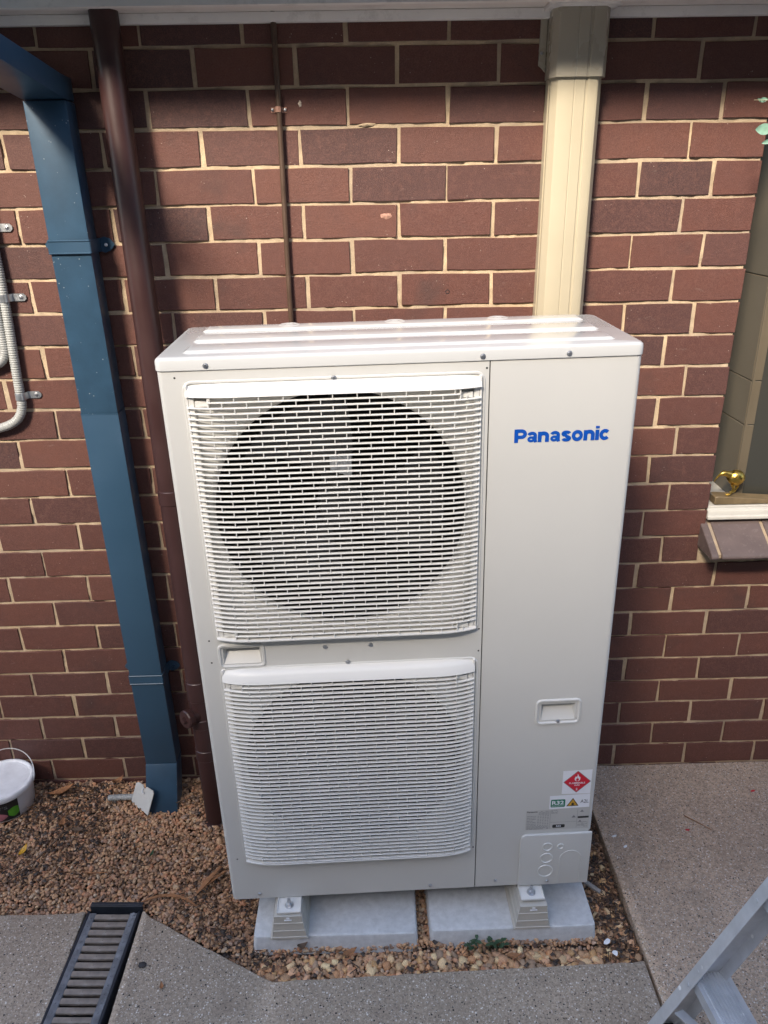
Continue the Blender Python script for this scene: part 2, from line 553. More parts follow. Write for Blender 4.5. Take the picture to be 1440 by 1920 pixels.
wall = mt.build('wall', 'mortar', house, smooth=60, recalc=False)

brick_cache = {}
def brick_data(L, depth=0.10):
    key = (round(L, 3), random.randrange(7))
    if key in brick_cache:
        return brick_cache[key]
    H = 0.0777
    bm = bmesh.new()
    hx, hz = L / 2, H / 2
    ring = [(-hx, -hz), (-hx * 0.35, -hz), (hx * 0.4, -hz), (hx, -hz), (hx, hz), (hx * 0.3, hz), (-hx * 0.4, hz), (-hx, hz)]
    j = lambda s: random.uniform(-s, s)
    outer = [(x + j(0.0016), z + j(0.0014)) for x, z in ring]
    fr, ch, bk = [], [], []
    for (x, z) in outer:
        k = random.uniform(0.0006, 0.0016)
        fx = x - math.copysign(k, x) if abs(abs(x) - hx) < 0.01 else x
        fz = z - math.copysign(k, z)
        fr.append(bm.verts.new((fx, j(0.0004), fz)))
        ch.append(bm.verts.new((x, k, z)))
        bk.append(bm.verts.new((x, depth, z)))
    bm.faces.new(fr)
    n = len(ring)
    for i in range(n):
        q = (i + 1) % n
        bm.faces.new((fr[i], ch[i], ch[q], fr[q]))
        bm.faces.new((ch[i], bk[i], bk[q], ch[q]))
    bmesh.ops.recalc_face_normals(bm, faces=bm.faces[:])
    for f in bm.faces:
        f.smooth = True
    for e in bm.edges:
        if len(e.link_faces) == 2 and e.calc_face_angle(0) > R(15):
            e.smooth = False
    me = bpy.data.meshes.new('brick')
    bm.to_mesh(me)
    bm.free()
    me.materials.append(MT['brick'])
    brick_cache[key] = me
    return me

def lean(x, i):
    return 0.012 * min(1, max(0, (i - 4) / 20)) * min(1, max(0, (-0.3 - x) / 0.4))

brick_list = []      # (x0,x1,row)
for i in range(-3, 27):
    off = 0.0 if i % 2 == 0 else 0.5
    per = [(k + off) * BM_ for k in range(-15, 16)]
    zc = Z0 - (i + 0.5) * BH
    if 1 <= i <= 15:
        right = JAMB if i < 15 else 0.897
        lft = [q for q in per if q < (0.73 if off == 0 else 0.61)]
        if off:
            lft.append(0.787)
        spans = list(zip(lft[:-1], lft[1:])) + [(lft[-1], right + 0.005)]
        rgt = [WIN_R - 0.005] + [q for q in per if q > WIN_R + 0.06]
        spans += list(zip(rgt[:-1], rgt[1:]))
        if i == 15:
            spans += [(1.36 + k * 0.24, 1.60 + k * 0.24) for k in range(3)]
    else:
        spans = list(zip(per[:-1], per[1:]))
    for a, c in spans:
        if c < WX0 + 0.1 or a > WX1 - 0.1:
            continue
        brick_list.append((a, c, i))

rest = MB()
n_single = 0
for a, c, i in brick_list:
    zc = Z0 - (i + 0.5) * BH
    a2, c2 = a + lean(a, i), c + lean(c, i)
    jt = random.choice((0.0080, 0.0090, 0.0100, 0.0115))
    L = c2 - a2 - jt
    L = round(L / 0.002) * 0.002
    xc = (a2 + c2) / 2 + random.uniform(-0.0012, 0.0012)
    px = [world_px((x, 0, z)) for x in (a2, c2) for z in (zc - 0.04, zc + 0.04)]
    vis = any(q and -25 < q[0] < 1465 and 10 < q[1] < 1500 for q in px) and -2 <= i <= 25
    me = brick_data(L)
    loc = (xc, random.uniform(-0.0014, 0.0010), zc + random.uniform(-0.0012, 0.0012))
    rot = (random.uniform(-0.006, 0.006), random.uniform(-0.003, 0.003), random.uniform(-0.004, 0.004))
    if vis:
        link('brick', me, wall, loc, rot)
        n_single += 1
    else:
        t = bmesh.new()
        t.from_mesh(me)
        rest.join(t, loc, rot)
ob = rest.build('brick_remainder', 'brick', wall, smooth=0)
tag(ob, kind='stuff')

# small repairs and marks on the bricks
def blob(name, mat, x, z, sx, sz, d, seed, parent):
    rr = random.Random(seed)
    mb = MB()
    n = 14
    c = mb.bm.verts.new((x, -d, z))
    ring = []
    for k in range(n):
        a = 2 * math.pi * k / n
        q = rr.uniform(0.6, 1.1)
        ring.append(mb.bm.verts.new((x + sx * q * math.cos(a), 0.0015, z + sz * q * math.sin(a))))
    for k in range(n):
        mb.bm.faces.new((c, ring[k], ring[(k + 1) % n]))
    return mb.build(name, mat, parent, smooth=0)
blob('filler_dab', 'putty', -0.2353, 2.029, 0.006, 0.009, 0.004, 3, wall)
blob('brick_chip', 'scar', -0.029, 1.774, 0.022, 0.012, 0.0022, 4, wall)
blob('mortar_smear', 'mortar', -0.075, 1.982, 0.024, 0.005, 0.0016, 5, wall)
hb = MB()
hb.lathe([(0.0065, 0.0005), (0.006, -0.0012), (0.004, -0.0014), (0.0035, 0.0)], 9, (0.1264, 0, 1.5856), 'Y')
hb.cap(0.0036, -0.0002, 9, (0.1264, 0, 1.5856), 'Y')
hb.build('plugged_hole', 'coil', wall)

# sloping brick sill under the window
edges = [(0.894, 0.915), (0.925, 1.070), (1.080, 1.225), (1.235, 1.38), (1.39, 1.535), (1.545, 1.69), (1.70, 1.845), (1.855, 2.0)]
for a, c in edges:
    mb = MB()
    prof = [(0.02, 0.914), (-0.099, 0.846), (-0.105, 0.839), (-0.105, 0.833), (-0.100, 0.828), (0.02, 0.828)]
    mb.prism(prof, a, c, 'YZ', bev=0.002, seg=1)
    mb.build('sill_brick', 'sill_brick', wall)
mb = MB()
mb.prism([(0.02, 0.909), (-0.094, 0.8425), (-0.094, 0.832), (0.02, 0.832)], 0.895, 1.999, 'YZ')
mb.build('sill_mortar', 'mortar', wall)

# eave
EAVE = 0.172
SOF = 2.2150
mb = MB()
mb.box((WX0 - 0.3, -EAVE, SOF), (WX1 + 0.3, 0.3, SOF + 0.012))
mb.build('soffit', 'soffit', house)
mb = MB()
mb.box((WX0, -0.020, SOF - 0.0215), (WX1, -0.0005, SOF - 0.0005), 0.003)
mb.build('eave_trim', 'trim', house)
mb = MB()
mb.box((WX0 - 0.3, -EAVE - 0.02, SOF - 0.02), (WX1 + 0.3, -EAVE - 0.001, SOF + 0.17))
mb.build('fascia', 'trim', house)
mb = MB()
gp = [(-EAVE - 0.022, SOF + 0.16), (-EAVE - 0.022, SOF + 0.03), (-EAVE - 0.05, SOF + 0.02), (-EAVE - 0.11, SOF + 0.03), (-EAVE - 0.135, SOF + 0.07), (-EAVE - 0.135, SOF + 0.15)]
mb.prism(gp, WX0 - 0.3, WX1 + 0.3, 'YZ')
mb.build('gutter', 'blue', house)
mb = MB()
mb.prism([(-EAVE - 0.06, SOF + 0.171), (2.5, SOF + 1.30), (2.5, SOF + 1.35), (-EAVE - 0.06, SOF + 0.21)], WX0 - 0.3, WX1 + 0.3, 'YZ')
mb.build('roof', 'roof', house)

# window: taupe boxed reveal, dim pane, white sill
win = empty('window', '', '')
for k in ('label', 'category'):
    if k in win: del win[k]
win.parent = house
PX = 1.006
z_br = [SILL_Z + 0.05, 1.185, 1.315, 1.60, HEAD_Z]
for a, c in zip(z_br[:-1], z_br[1:]):
    mb = MB()
    mb.box((PX, 0.062, a + 0.0012), (PX + 0.03, 0.33, c - 0.0012), 0.0015, 1)
    mb.build('frame_board', 'taupe', win)
mb = MB()
mb.box((PX + 0.001, 0.057, SILL_Z + 0.05), (PX + 0.008, 0.0618, HEAD_Z))
mb.build('frame', 'taupe', win)
mb = MB()
mb.box((PX + 0.0082, 0.064, SILL_Z + 0.03), (WIN_R, 0.072, HEAD_Z))
mb.build('pane', 'pane', win)
mb = MB()
mb.box((JAMB + 0.001, 0.33, SILL_Z - 0.02), (PX + 0.05, 0.35, HEAD_Z + 0.1))
mb.build('back_board', 'taupe', win)
mb = MB()
mb.prism([(0.33, 0.917), (-0.012, 0.917), (-0.012, 0.927), (-0.007, 0.929), (-0.006, 0.944), (0.004, 0.947), (0.004, 0.955), (0.33, 0.962)], JAMB + 0.0015, WIN_R, 'YZ', bev=0.0012, seg=1)
mb.build('sill', 'sill_white', win)

# ------------------------------------------------------------------ ground
mb = MB()
mb.box((-60, -60, -0.40), (60, 60, -0.13))
tag(mb.build('ground', 'earth'), kind='structure')
mb = MB()
nx, ny = 120, 48
gx = np.linspace(-3.4, 0.592, nx + 1)
gy = np.linspace(-0.78, 0.004, ny + 1)
vs = [[mb.bm.verts.new((x, y, -0.034 + random.uniform(-0.004, 0.004))) for x in gx] for y in gy]
for j in range(ny):
    for i in range(nx):
        mb.bm.faces.new((vs[j][i], vs[j][i + 1], vs[j + 1][i + 1], vs[j + 1][i]))
tag(mb.build('garden_bed_soil', 'soil'), kind='structure')

def slab(name, poly, top, mat):
    """slab with a slightly worn, uneven edge"""
    pts = []
    n = len(poly)
    for i in range(n):
        a, c = Vector(poly[i]), Vector(poly[(i + 1) % n])
        L = (c - a).length
        k = max(1, int(L / 0.03)) if L < 4 else 1
        for t in range(k):
            q = a.lerp(c, t / k)
            if 0 < t < k:
                q = q + Vector((random.uniform(-0.0018, 0.0018), random.uniform(-0.0018, 0.0018)))
            pts.append((q.x, q.y))
    m2 = MB()
    t = bmesh.new()
    def ring(z, ins):
        r_ = []
        for i, q in enumerate(pts):
            pq, nq = Vector(pts[i - 1]), Vector(pts[(i + 1) % len(pts)])
            d = (nq - pq).normalized()
            nrm = Vector((-d.y, d.x))
            r_.append(t.verts.new((q[0] + nrm.x * ins, q[1] + nrm.y * ins, z)))
        return r_
    rt, r1, r0 = ring(top, 0.006), ring(top - 0.004, 0.0012), ring(top - 0.14, 0.0)
    t.faces.new(rt)
    for A, B in ((rt, r1), (r1, r0)):
        for i in range(len(pts)):
            q = (i + 1) % len(pts)
            t.faces.new((A[i], B[i], B[q], A[q]))
    m2.join(t)
    return tag(m2.build(name, mat, smooth=40), kind='structure')

GL, GR = -0.9065, -0.7495         # drain outer sides
slab('paving_beside_drain', [(-4.5, -0.527), (-4.5, -6.0), (GL + 0.012, -6.0), (GL, -0.527)][::1], 0.0, 'concrete_front')
slab('paving_front', [(GR, -0.530), (GR + 0.012, -6.0), (0.589, -6.0), (0.589, -0.722), (0.10, -0.732), (-0.364, -0.745), (-0.56, -0.640)], 0.0, 'concrete_front')
slab('paving_right', [(0.594, -0.003), (0.594, -6.0), (4.5, -6.0), (4.5, -0.003)], 0.004, 'concrete_right')

# ------------------------------------------------------------------ unseen tall building, added to shade the lower scene
nb = empty('shade_building', 'unseen tall rendered building added behind the viewer to shade the lower scene', 'shade_building', (-3.6, -5.75, -0.13))
mb = MB()
mb.box((-13, -6, 0), (17, 0, 5.85))
mb.build('wall', 'render_wall', nb)
mb = MB()
mb.prism([(-6.3, 5.45), (0.10, 5.86), (0.10, 5.94), (-6.3, 5.53)], -13.2, 17.2, 'YZ')
mb.build('roof', 'roof', nb)
mb = MB()
mb.box((-2.4, 0.002, 0.0), (2.4, 0.05, 2.2), 0.01)
gd = mb.build('shade_building_door', 'taupe', nb)
for k in range(4):
    mb = MB()
    mb.box((-2.36, 0.051, 0.03 + k * 0.54), (2.36, 0.062, 0.55 + k * 0.54), 0.004, 1)
    mb.build('door_panel', 'taupe', gd)

# ------------------------------------------------------------------ blue downpipe
dp = empty('rectangular_downpipe', 'dark blue rectangular steel downpipe with swan neck, strapped to brick wall', 'downpipe', (-0.80, -0.045, 0))
def dpx(z):                      # the pipe stands slightly out of plumb
    return -0.8145 + (2.04 - z) * 0.0118
def sect(x, yf, yb, z, w=0.0985):
    return [(x - w / 2, yf, z), (x + w / 2, yf, z), (x + w / 2, yb, z), (x - w / 2, yb, z)]
def loft(rings, caps=True):
    m2 = MB()
    t = bmesh.new()
    rv = [[t.verts.new((q[0] + 0.80, q[1] + 0.045, q[2])) for q in r_] for r_ in rings]
    for A, B in zip(rv[:-1], rv[1:]):
        for i in range(len(A)):
            k = (i + 1) % len(A)
            t.faces.new((A[i], A[k], B[k], B[i]))
    if caps:
        t.faces.new(rv[0][::-1])
        t.faces.new(rv[-1])
    bmesh.ops.recalc_face_normals(t, faces=t.faces[:])
    long_e = [e for e in t.edges if len(e.link_faces) == 2 and e.calc_face_angle(0) > R(60)]
    bmesh.ops.bevel(t, geom=long_e, offset=0.0035, segments=2, affect='EDGES', profile=0.6)
    m2.join(t)
    return m2
YF, YB = -0.0775, -0.016
loft([sect(dpx(z), YF, YB, z) for z in (1.2975, 2.037)]).build('upper_pipe', 'blue_worn', dp)
loft([sect(dpx(z), YF - 0.0015, YB, z, 0.1005) for z in (0.125, 1.2955)]).build('lower_pipe', 'blue', dp)
# outlet shoe kicking forward at the bottom
x0 = dpx(0.125)
loft([sect(x0, YF - 0.003, YB + 0.001, 0.1245, 0.102), sect(x0 + 0.001, YF - 0.075, YB - 0.06, -0.022, 0.102)]).build('outlet_shoe', 'blue_worn', dp)
# swan neck towards the gutter
xt = dpx(2.04)
nk = [[(xt - 0.050, y, zb), (xt + 0.050, y, zb), (xt + 0.050, y, zt), (xt - 0.050, y, zt)] for y, zb, zt in ((-0.017, 2.0385, 2.088), (-0.0785, 2.039, 2.090), (-0.40, 2.074, 2.122), (-0.56, 2.092, 2.140))]
loft(nk).build('swan_neck', 'blue', dp)
for z in (1.718, 0.452):
    mb = MB()
    x = dpx(z) + 0.80
    yf = YF + 0.045 - 0.0035
    hb_ = 0.0165
    mb.box((x - 0.0515, yf - 0.0012, z - hb_), (x + 0.0515, yf + 0.0012, z + hb_), 0.001, 1)
    mb.box((x - 0.0515, yf - 0.003, z + hb_ - 0.004), (x + 0.0515, yf + 0.0008, z + hb_), 0.0012, 1)
    mb.box((x - 0.0515, yf - 0.003, z - hb_), (x + 0.0515, yf + 0.0008, z - hb_ + 0.004), 0.0012, 1)
    for sgn in (-1, 1):
        mb.box((x + sgn * 0.0515 - 0.0012, yf, z - hb_), (x + sgn * 0.0515 + 0.0012, 0.041, z + hb_), 0.0008, 1)
        ear = [(0.0, -0.014), (0.012, -0.019), (0.026, -0.014), (0.036, -0.002), (0.037, 0.003), (0.028, 0.015), (0.013, 0.020), (0.0, 0.015)]
        mb.prism([(x + sgn * (0.050 + ex), z + ez) for ex, ez in ear][::sgn], 0.0385, 0.0410, 'XZ')
    st = mb.build('strap', 'blue', dp)
    mb = MB()
    for sgn in (-1, 1):
        mb.lathe([(0.0001, -0.0025), (0.0030, -0.002), (0.0045, 0.0)], 12, (x + sgn * 0.066, 0.0384, z), 'Y')
    mb.build('rivet', 'chip' if z > 1 else 'blue', st)
# lap joints
for z, w in ((1.2965, 0.1015),):
    loft([sect(dpx(z), YF - 0.0016, YB, z - 0.001, w), sect(dpx(z), YF - 0.0016, YB, z + 0.001, w)]).build('lap_joint', 'blue_worn', dp)

# ------------------------------------------------------------------ brown round pipe
P_TOP, P_BOT = Vector((-0.662, -0.043, SOF + 0.006)), Vector((-0.6055, -0.185, -0.050))
rp = empty('round_drain_pipe', 'brown round drain pipe running down behind the air conditioner', 'pipe', P_BOT)
def pp(z):
    t = (z - P_BOT.z) / (P_TOP.z - P_BOT.z)
    return P_BOT.lerp(P_TOP, t) - P_BOT
mb = MB(); mb.tube([pp(z) for z in (1.085, 1.391, 1.8, SOF + 0.006)], 0.0325, 32); mb.build('upper_pipe', 'brown_pipe', rp)
mb = MB(); mb.tube([pp(z) for z in (-0.06, 0.3, 0.7, 1.085)], 0.0328, 32); mb.build('lower_pipe', 'brown_pipe', rp)
for za, zb in ((1.052, 1.092), (0.435, 0.500), (0.225, 0.262), (0.34, 0.372)):
    mb = MB(); mb.tube([pp(za), pp(za + 0.002), pp(zb - 0.002), pp(zb)], 0.035, 32, radii=[0.0335, 0.0352, 0.0352, 0.0335]); mb.build('coupling', 'brown_pipe', rp)
mb = MB(); mb.tube([pp(-0.055), pp(-0.012), pp(-0.010)], 0.04, 32, radii=[0.041, 0.041, 0.036]); mb.build('base_socket', 'brown_pipe', rp)
# threaded inspection plug pointing out to the front left
c0 = pp(0.385)
d_ = Vector((-0.62, -0.74, 0.12)).normalized()
mb = MB()
mb.tube([c0, c0 + d_ * 0.045], 0.024, 24)
plug = mb.build('inspection_branch', 'brown_pipe', rp)
mb = MB()
mb.tube([c0 + d_ * 0.043, c0 + d_ * 0.046, c0 + d_ * 0.060, c0 + d_ * 0.063], 0.028, 10, radii=[0.026, 0.029, 0.029, 0.025])
mb.tube([c0 + d_ * 0.062, c0 + d_ * 0.072], 0.012, 4)
mb.build('screw_plug', 'brown_pipe', plug, smooth=20)

# ------------------------------------------------------------------ thin brown pipe with saddle clip
tp = empty('thin_copper_pipe', 'thin brown painted pipe clipped vertically to the bricks behind the air conditioner', 'pipe', (-0.286, -0.012, 0.3))
mb = MB(); mb.tube([(0.003 * math.sin(k * 1.1) * 0.4, 0.0015 * math.sin(k * 0.7), k * 0.16 - 0.3) for k in range(15)], 0.0067, 14); mb.build('pipe', 'brown_thin', tp)
mb = MB()
sx = [(-0.019, 0.0105), (-0.009, 0.0105), (-0.0075, 0.003), (-0.006, -0.0055), (0.0, -0.0085), (0.006, -0.0055), (0.0075, 0.003), (0.009, 0.0105), (0.019, 0.0105)]
for (xa, ya), (xb, yb) in zip(sx[:-1], sx[1:]):
    mb.quad((xa, ya, 1.710), (xb, yb, 1.710), (xb, yb, 1.722), (xa, ya, 1.722))
cl = mb.build('saddle_clip', 'scar', tp, smooth=60)
for s_ in (-0.015, 0.015):
    mb = MB(); mb.lathe([(0.0001, -0.003), (0.003, -0.0025), (0.0042, 0.0)], 12, (s_, 0.0100, 1.716), 'Y'); mb.build('screw', 'screw', cl)

# ------------------------------------------------------------------ cream line-set duct
du = empty('pipe_cover_duct', 'cream plastic pipe cover duct rising from air conditioner to the eave', 'duct', (0.416, 0, 1.0))
def duct_prof(w, d, k=0.012):
    h = w / 2
    return [(-h, 0.002), (-h, -d + 0.022), (-h + k, -d + 0.003), (-h + k + 0.006, -d), (-0.010, -d), (-0.008, -d + 0.0012), (-0.006, -d), (0.016, -d), (0.018, -d + 0.0025), (0.022, -d + 0.0025), (0.024, -d), (h - k - 0.006, -d), (h - k, -d + 0.003), (h, -d + 0.022), (h, 0.002)]
mb = MB()
mb.prism(duct_prof(0.118, 0.066), -0.55, 1.10, 'XY')
du_o = mb.build('duct_cover', 'duct', du, smooth=30)
mb = MB()
mb.box((-0.0615, -0.030, -0.55), (-0.0592, 0.003, 1.08)); mb.box((0.0592, -0.030, -0.55), (0.0615, 0.003, 1.08))
mb.build('duct_base', 'duct', du)
mb = MB()
mb.prism(duct_prof(0.130, 0.0735), 1.068, 1.2135, 'XY')
cap_o = mb.build('end_cap', 'duct_cap', du, smooth=30)
mb = MB()
mb.prism([(-0.066, 1.205), (-0.082, 1.203), (-0.083, 1.10), (-0.073, 1.092), (-0.066, 1.085)], -0.006, 0.001, 'XZ', bev=0.001, seg=1)
tab = mb.build('fixing_tab', 'duct_cap', cap_o)
mb = MB(); mb.lathe([(0.0001, -0.003), (0.003, -0.0025), (0.004, 0.0)], 12, (-0.077, -0.006, 1.125), 'Y'); mb.build('screw', 'screw', du)
mb = MB()
mb.prism(rrect(-0.080, -0.100, 0.080, 0.002, 0.022), 1.2055, 1.2145, 'XY', bev=0.003)
mb.build('ceiling_flange', 'trim', du)

# ------------------------------------------------------------------ grey corrugated conduits
def corrugated(mb, pts, r, pitch=0.0062, seg=16):
    pts = [Vector(q) for q in pts]
    out = []
    rad = []
    for a, c in zip(pts[:-1], pts[1:]):
        L = (c - a).length
        n = max(2, int(L / (pitch / 4)))
        for k in range(n):
            out.append(a.lerp(c, k / n))
    out.append(pts[-1])
    s_ = 0.0
    prev = out[0]
    for q in out:
        s_ += (q - prev).length
        prev = q
        ph = (s_ / pitch) % 1.0
        rad.append(r if ph < 0.55 else r - 0.0013)
    mb.tube(out, r, seg, radii=rad)
def bez(ctrl, n=24):
    out = []
    for k in range(n + 1):
        t = k / n
        P = [Vector(q) for q in ctrl]
        while len(P) > 1:
            P = [a.lerp(c, t) for a, c in zip(P[:-1], P[1:])]
        out.append(P[0])
    return out
ca = empty('corrugated_conduit', 'grey corrugated conduit with three clips, bending away to the left', 'conduit', (-1.02, -0.016, 1.3))
pa = [(-0.002, 0, 0.9), (-0.004, 0, 0.45)] + bez([(-0.004, 0, 0.42), (0.000, 0, 0.25), (-0.012, 0, 0.15), (-0.013, 0, 0.02)], 14) + bez([(-0.0135, 0, 0.015), (-0.018, 0, -0.030), (-0.045, 0, -0.055), (-0.09, 0, -0.066), (-0.20, 0, -0.07), (-0.5, 0, -0.07)], 22)[1:]
mb = MB(); corrugated(mb, pa, 0.0125); mb.build('conduit_tube', 'conduit', ca, smooth=50)
def saddle(parent, x, z, r, ang):
    M = Matrix.Translation((x, 0, z)) @ Matrix.Rotation(ang, 4, 'Y')
    m2 = MB()
    n = 12
    hw = 0.0095
    prev = None
    path = [(0.030, 0.0128), (r + 0.004, 0.0120)] + [((r + 0.0016) * math.cos(R(a)), -(r + 0.0016) * math.sin(R(a))) for a in range(0, 181, 15)] + [(-r - 0.0016, 0.0135)]
    for (xa, ya), (xb, yb) in zip(path[:-1], path[1:]):
        m2.quad(M @ Vector((xa, ya, -hw)), M @ Vector((xb, yb, -hw)), M @ Vector((xb, yb, hw)), M @ Vector((xa, ya, hw)))
    m2.prism([(x + a, z + c) for a, c in ((0.028, -hw), (0.045, -hw), (0.051, -hw * 0.4), (0.051, hw * 0.4), (0.045, hw), (0.028, hw))], 0.0120, 0.0132, 'XZ')
    m2.lathe([(0.0065, 0.0138), (0.006, 0.0118), (0.004, 0.0112)], 14, M @ Vector((0.038, 0, 0)), 'Y')
    c = m2.build('saddle_clip', 'galv', parent, smooth=40)
    m2 = MB(); m2.lathe([(0.0001, -0.003), (0.003, -0.0022), (0.0045, 0.0)], 12, M @ Vector((0.038, 0.0115, 0)), 'Y'); m2.build('screw', 'screw', c)
    return c
saddle(ca, -0.0045, 0.463, 0.0125, 0)
saddle(ca, -0.0030, 0.293, 0.0125, 0)
saddle(ca, -0.0125, 0.035, 0.0125, 0)
cb = empty('corrugated_conduit', 'shorter grey corrugated conduit curving out of the left edge, no clip of its own', 'conduit', (-1.053, -0.016, 1.42))
pb = [(0.003, 0, 0.5), (0.003, 0, 0.2), (0.004, 0, 0.06)] + bez([(0.004, 0, 0.055), (0.006, 0, 0.015), (-0.012, 0, -0.008), (-0.055, 0, -0.012), (-0.2, 0, -0.012)], 16)
mb = MB(); corrugated(mb, pb, 0.0125); mb.build('conduit_tube', 'conduit', cb, smooth=50)

# ------------------------------------------------------------------ air conditioner (local: x right, y back, z up, metres)
ac = empty('air_conditioner', 'large ivory twin-fan air conditioner outdoor unit standing on two pads', 'air conditioner', (-0.4747, -0.6071, 0.1279), (0.011023, -0.009699, 0.020339))
AW, AD, AH = 0.936, 0.3405, 1.420
FC = [(0.338, 1.085), (0.338, 0.427)]
HALF, FR_ = 0.284, 0.271
T = 0.010

def corner_col(mb, xa, xb, z0, z1, side):
    """front strip with rounded outer corner and return down the side"""
    r = 0.012
    n = 6
    if side < 0:
        out = [(xb, 0.0)] + [(xa + r - r * math.sin(R(90 * k / n)), r - r * math.cos(R(90 * k / n))) for k in range(n + 1)] + [(xa, AD)]
        inn = [(xa + 0.004, AD), (xa + 0.004, 0.02), (xb, 0.008)]
    else:
        out = [(xa, 0.0)] + [(xb - r + r * math.sin(R(90 * k / n)), r - r * math.cos(R(90 * k / n))) for k in range(n + 1)] + [(xb, AD)]
        inn = [(xb - 0.004, AD), (xb - 0.004, 0.02), (xa, 0.008)]
    mb.prism(out + inn, z0, z1, 'XY')

SX = 0.6385
ZB, ZT = -0.005, 1.3935
mb = MB()
XL, XR = 0.054, 0.622
corner_col(mb, 0.0, XL, ZB, ZT, -1)
mb.box((XR, 0, ZB), (SX - 0.001, T, ZT))
mb.box((XL, 0, 1.369), (XR, T, ZT))
mb.box((XL, 0, ZB), (XR, T, 0.143))
mb.box((XL, 0, 0.711), (XR, T, 0.730))
mb.box((XL, 0, 0.771), (XR, T, 0.801))
mb.box((XL, 0, 0.730), (0.058, T, 0.771))
mb.box((0.141, 0, 0.730), (XR, T, 0.771))
for cx, cz in FC:
    N = 96
    inner, outer = [], []
    angs = sorted(set([2 * math.pi * k / N for k in range(N)]))
    for a in angs:
        ca_, sa_ = math.cos(a), math.sin(a)
        inner.append(mb.bm.verts.new((cx + FR_ * ca_, 0, cz + FR_ * sa_)))
        k = HALF / max(abs(ca_), abs(sa_))
        outer.append(mb.bm.verts.new((cx + k * ca_, 0, cz + k * sa_)))
    for k in range(N):
        q = (k + 1) % N
        mb.bm.faces.new((inner[k], inner[q], outer[q], outer[k]))
front = mb.build('front_panel', 'ac', ac, smooth=30)
for cx, cz in FC:
    mb = MB()
    mb.lathe([(FR_, 0.0005), (FR_ - 0.004, 0.003), (FR_ - 0.009, 0.010), (FR_ - 0.011, 0.016)], 96, (cx, 0, cz), 'Y')
    sh_ = mb.build('fan_shroud', 'ac', ac, smooth=60)
    mb = MB()
    mb.lathe([(FR_ - 0.0112, 0.0162), (FR_ - 0.012, 0.03), (FR_ - 0.012, 0.11)], 96, (cx, 0, cz), 'Y')
    mb.build('shroud_throat', 'coil', sh_, smooth=60)

def ridge(mb, x0, z0, x1, z1, r, w=0.006, h=0.003):
    o = rrect(x0, z0, x1, z1, r)
    i_ = rrect(x0 + w, z0 + w, x1 - w, z1 - w, max(0.002, r - w))
    m_ = rrect(x0 + w * .3, z0 + w * .3, x1 - w * .3, z1 - w * .3, max(0.002, r - w * .3))
    m2 = rrect(x0 + w * .7, z0 + w * .7, x1 - w * .7, z1 - w * .7, max(0.002, r - w * .7))
    rings = []
    for pts, y in ((o, 0.0004), (m_, -h), (m2, -h), (i_, 0.0004)):
        rings.append([mb.bm.verts.new((q[0], y, q[1])) for q in pts])
    for A, B in zip(rings[:-1], rings[1:]):
        for k in range(len(A)):
            q = (k + 1) % len(A)
            mb.bm.faces.new((A[k], A[q], B[q], B[k]))

def pocket(parent, x0, z0, x1, z1, depth, name='handle_recess', frame=0.012):
    m2 = MB()
    q = [(x0, z0), (x1, z0), (x1, z1), (x0, z1)]
    s_ = 0.006
    d2 = [(x0 + s_, z0 + 0.028), (x1 - s_, z0 + 0.028), (x1 - s_, z1 - 0.002), (x0 + s_, z1 - 0.002)]
    f = [m2.bm.verts.new((a, 0.0005, c)) for a, c in q]
    k = [m2.bm.verts.new((a, depth, c)) for a, c in d2]
    for i in range(4):
        j = (i + 1) % 4
        m2.bm.faces.new((f[i], f[j], k[j], k[i]))
    m2.bm.faces.new(k)
    ridge(m2, x0 - frame, z0 - frame, x1 + frame, z1 + frame, 0.014, 0.009, 0.0035)
    return m2.build(name, 'ac', parent, smooth=30)
pocket(front, 0.058, 0.730, 0.141, 0.771, 0.022)

mb = MB()
for cx, cz, z0_, z1_ in ((0.338, 1.085, 0.7905, 1.3755), (0.338, 0.427, 0.1285, 0.7205)):
    ridge(mb, 0.0445, z0_, 0.6315, z1_, 0.020, 0.007, 0.003)
mb.build('grille_surround', 'ac', front, smooth=30)

# right hand service panel
mb = MB()
X1, X2 = SX + 0.0015, AW
hx0, hx1, hz0, hz1 = 0.784, 0.866, 0.532, 0.578
mb.box((X1, 0, ZB), (hx0, T, ZT))
mb.box((hx0, 0, ZB), (hx1, T, hz0))
mb.box((hx0, 0, hz1), (hx1, T, ZT))
corner_col(mb, hx1, X2, 0.175, ZT, 1)
corner_col(mb, hx1, X2 - 0.004, ZB, 0.175, 1)
serv = mb.build('service_panel', 'ac', ac, smooth=30)
pocket(serv, hx0, hz0, hx1, hz1, 0.018, frame=0.014)
mb = MB()
mb.box((SX - 0.001, 0.004, ZB + 0.001), (SX + 0.0015, T, ZT))
mb.build('panel_gap', 'seam', ac)
# body behind
mb = MB()
mb.box((0.006, AD - 0.012, 0.0), (AW - 0.006, AD - 0.002, ZT), 0)
mb.box((0.005, 0.02, -0.002), (AW - 0.005, AD - 0.002, 0.006))
mb.box((0.640, 0.02, 0.006), (0.645, AD - 0.012, ZT))
mb.build('rear_casing', 'ac', ac)
mb = MB()
mb.box((0.008, AD - 0.09, 0.007), (0.639, AD - 0.0125, ZT - 0.002))
for k in range(46):
    z = 0.03 + k * 0.0295
    mb.box((0.008, AD - 0.096, z), (0.639, AD - 0.0895, z + 0.009))
mb.box((0.008, 0.115, 0.752), (0.639, AD - 0.09, 0.760))
mb.box((0.010, 0.10, 0.006), (0.030, AD - 0.09, ZT - 0.004))
coil = mb.build('coil', 'coil', ac)

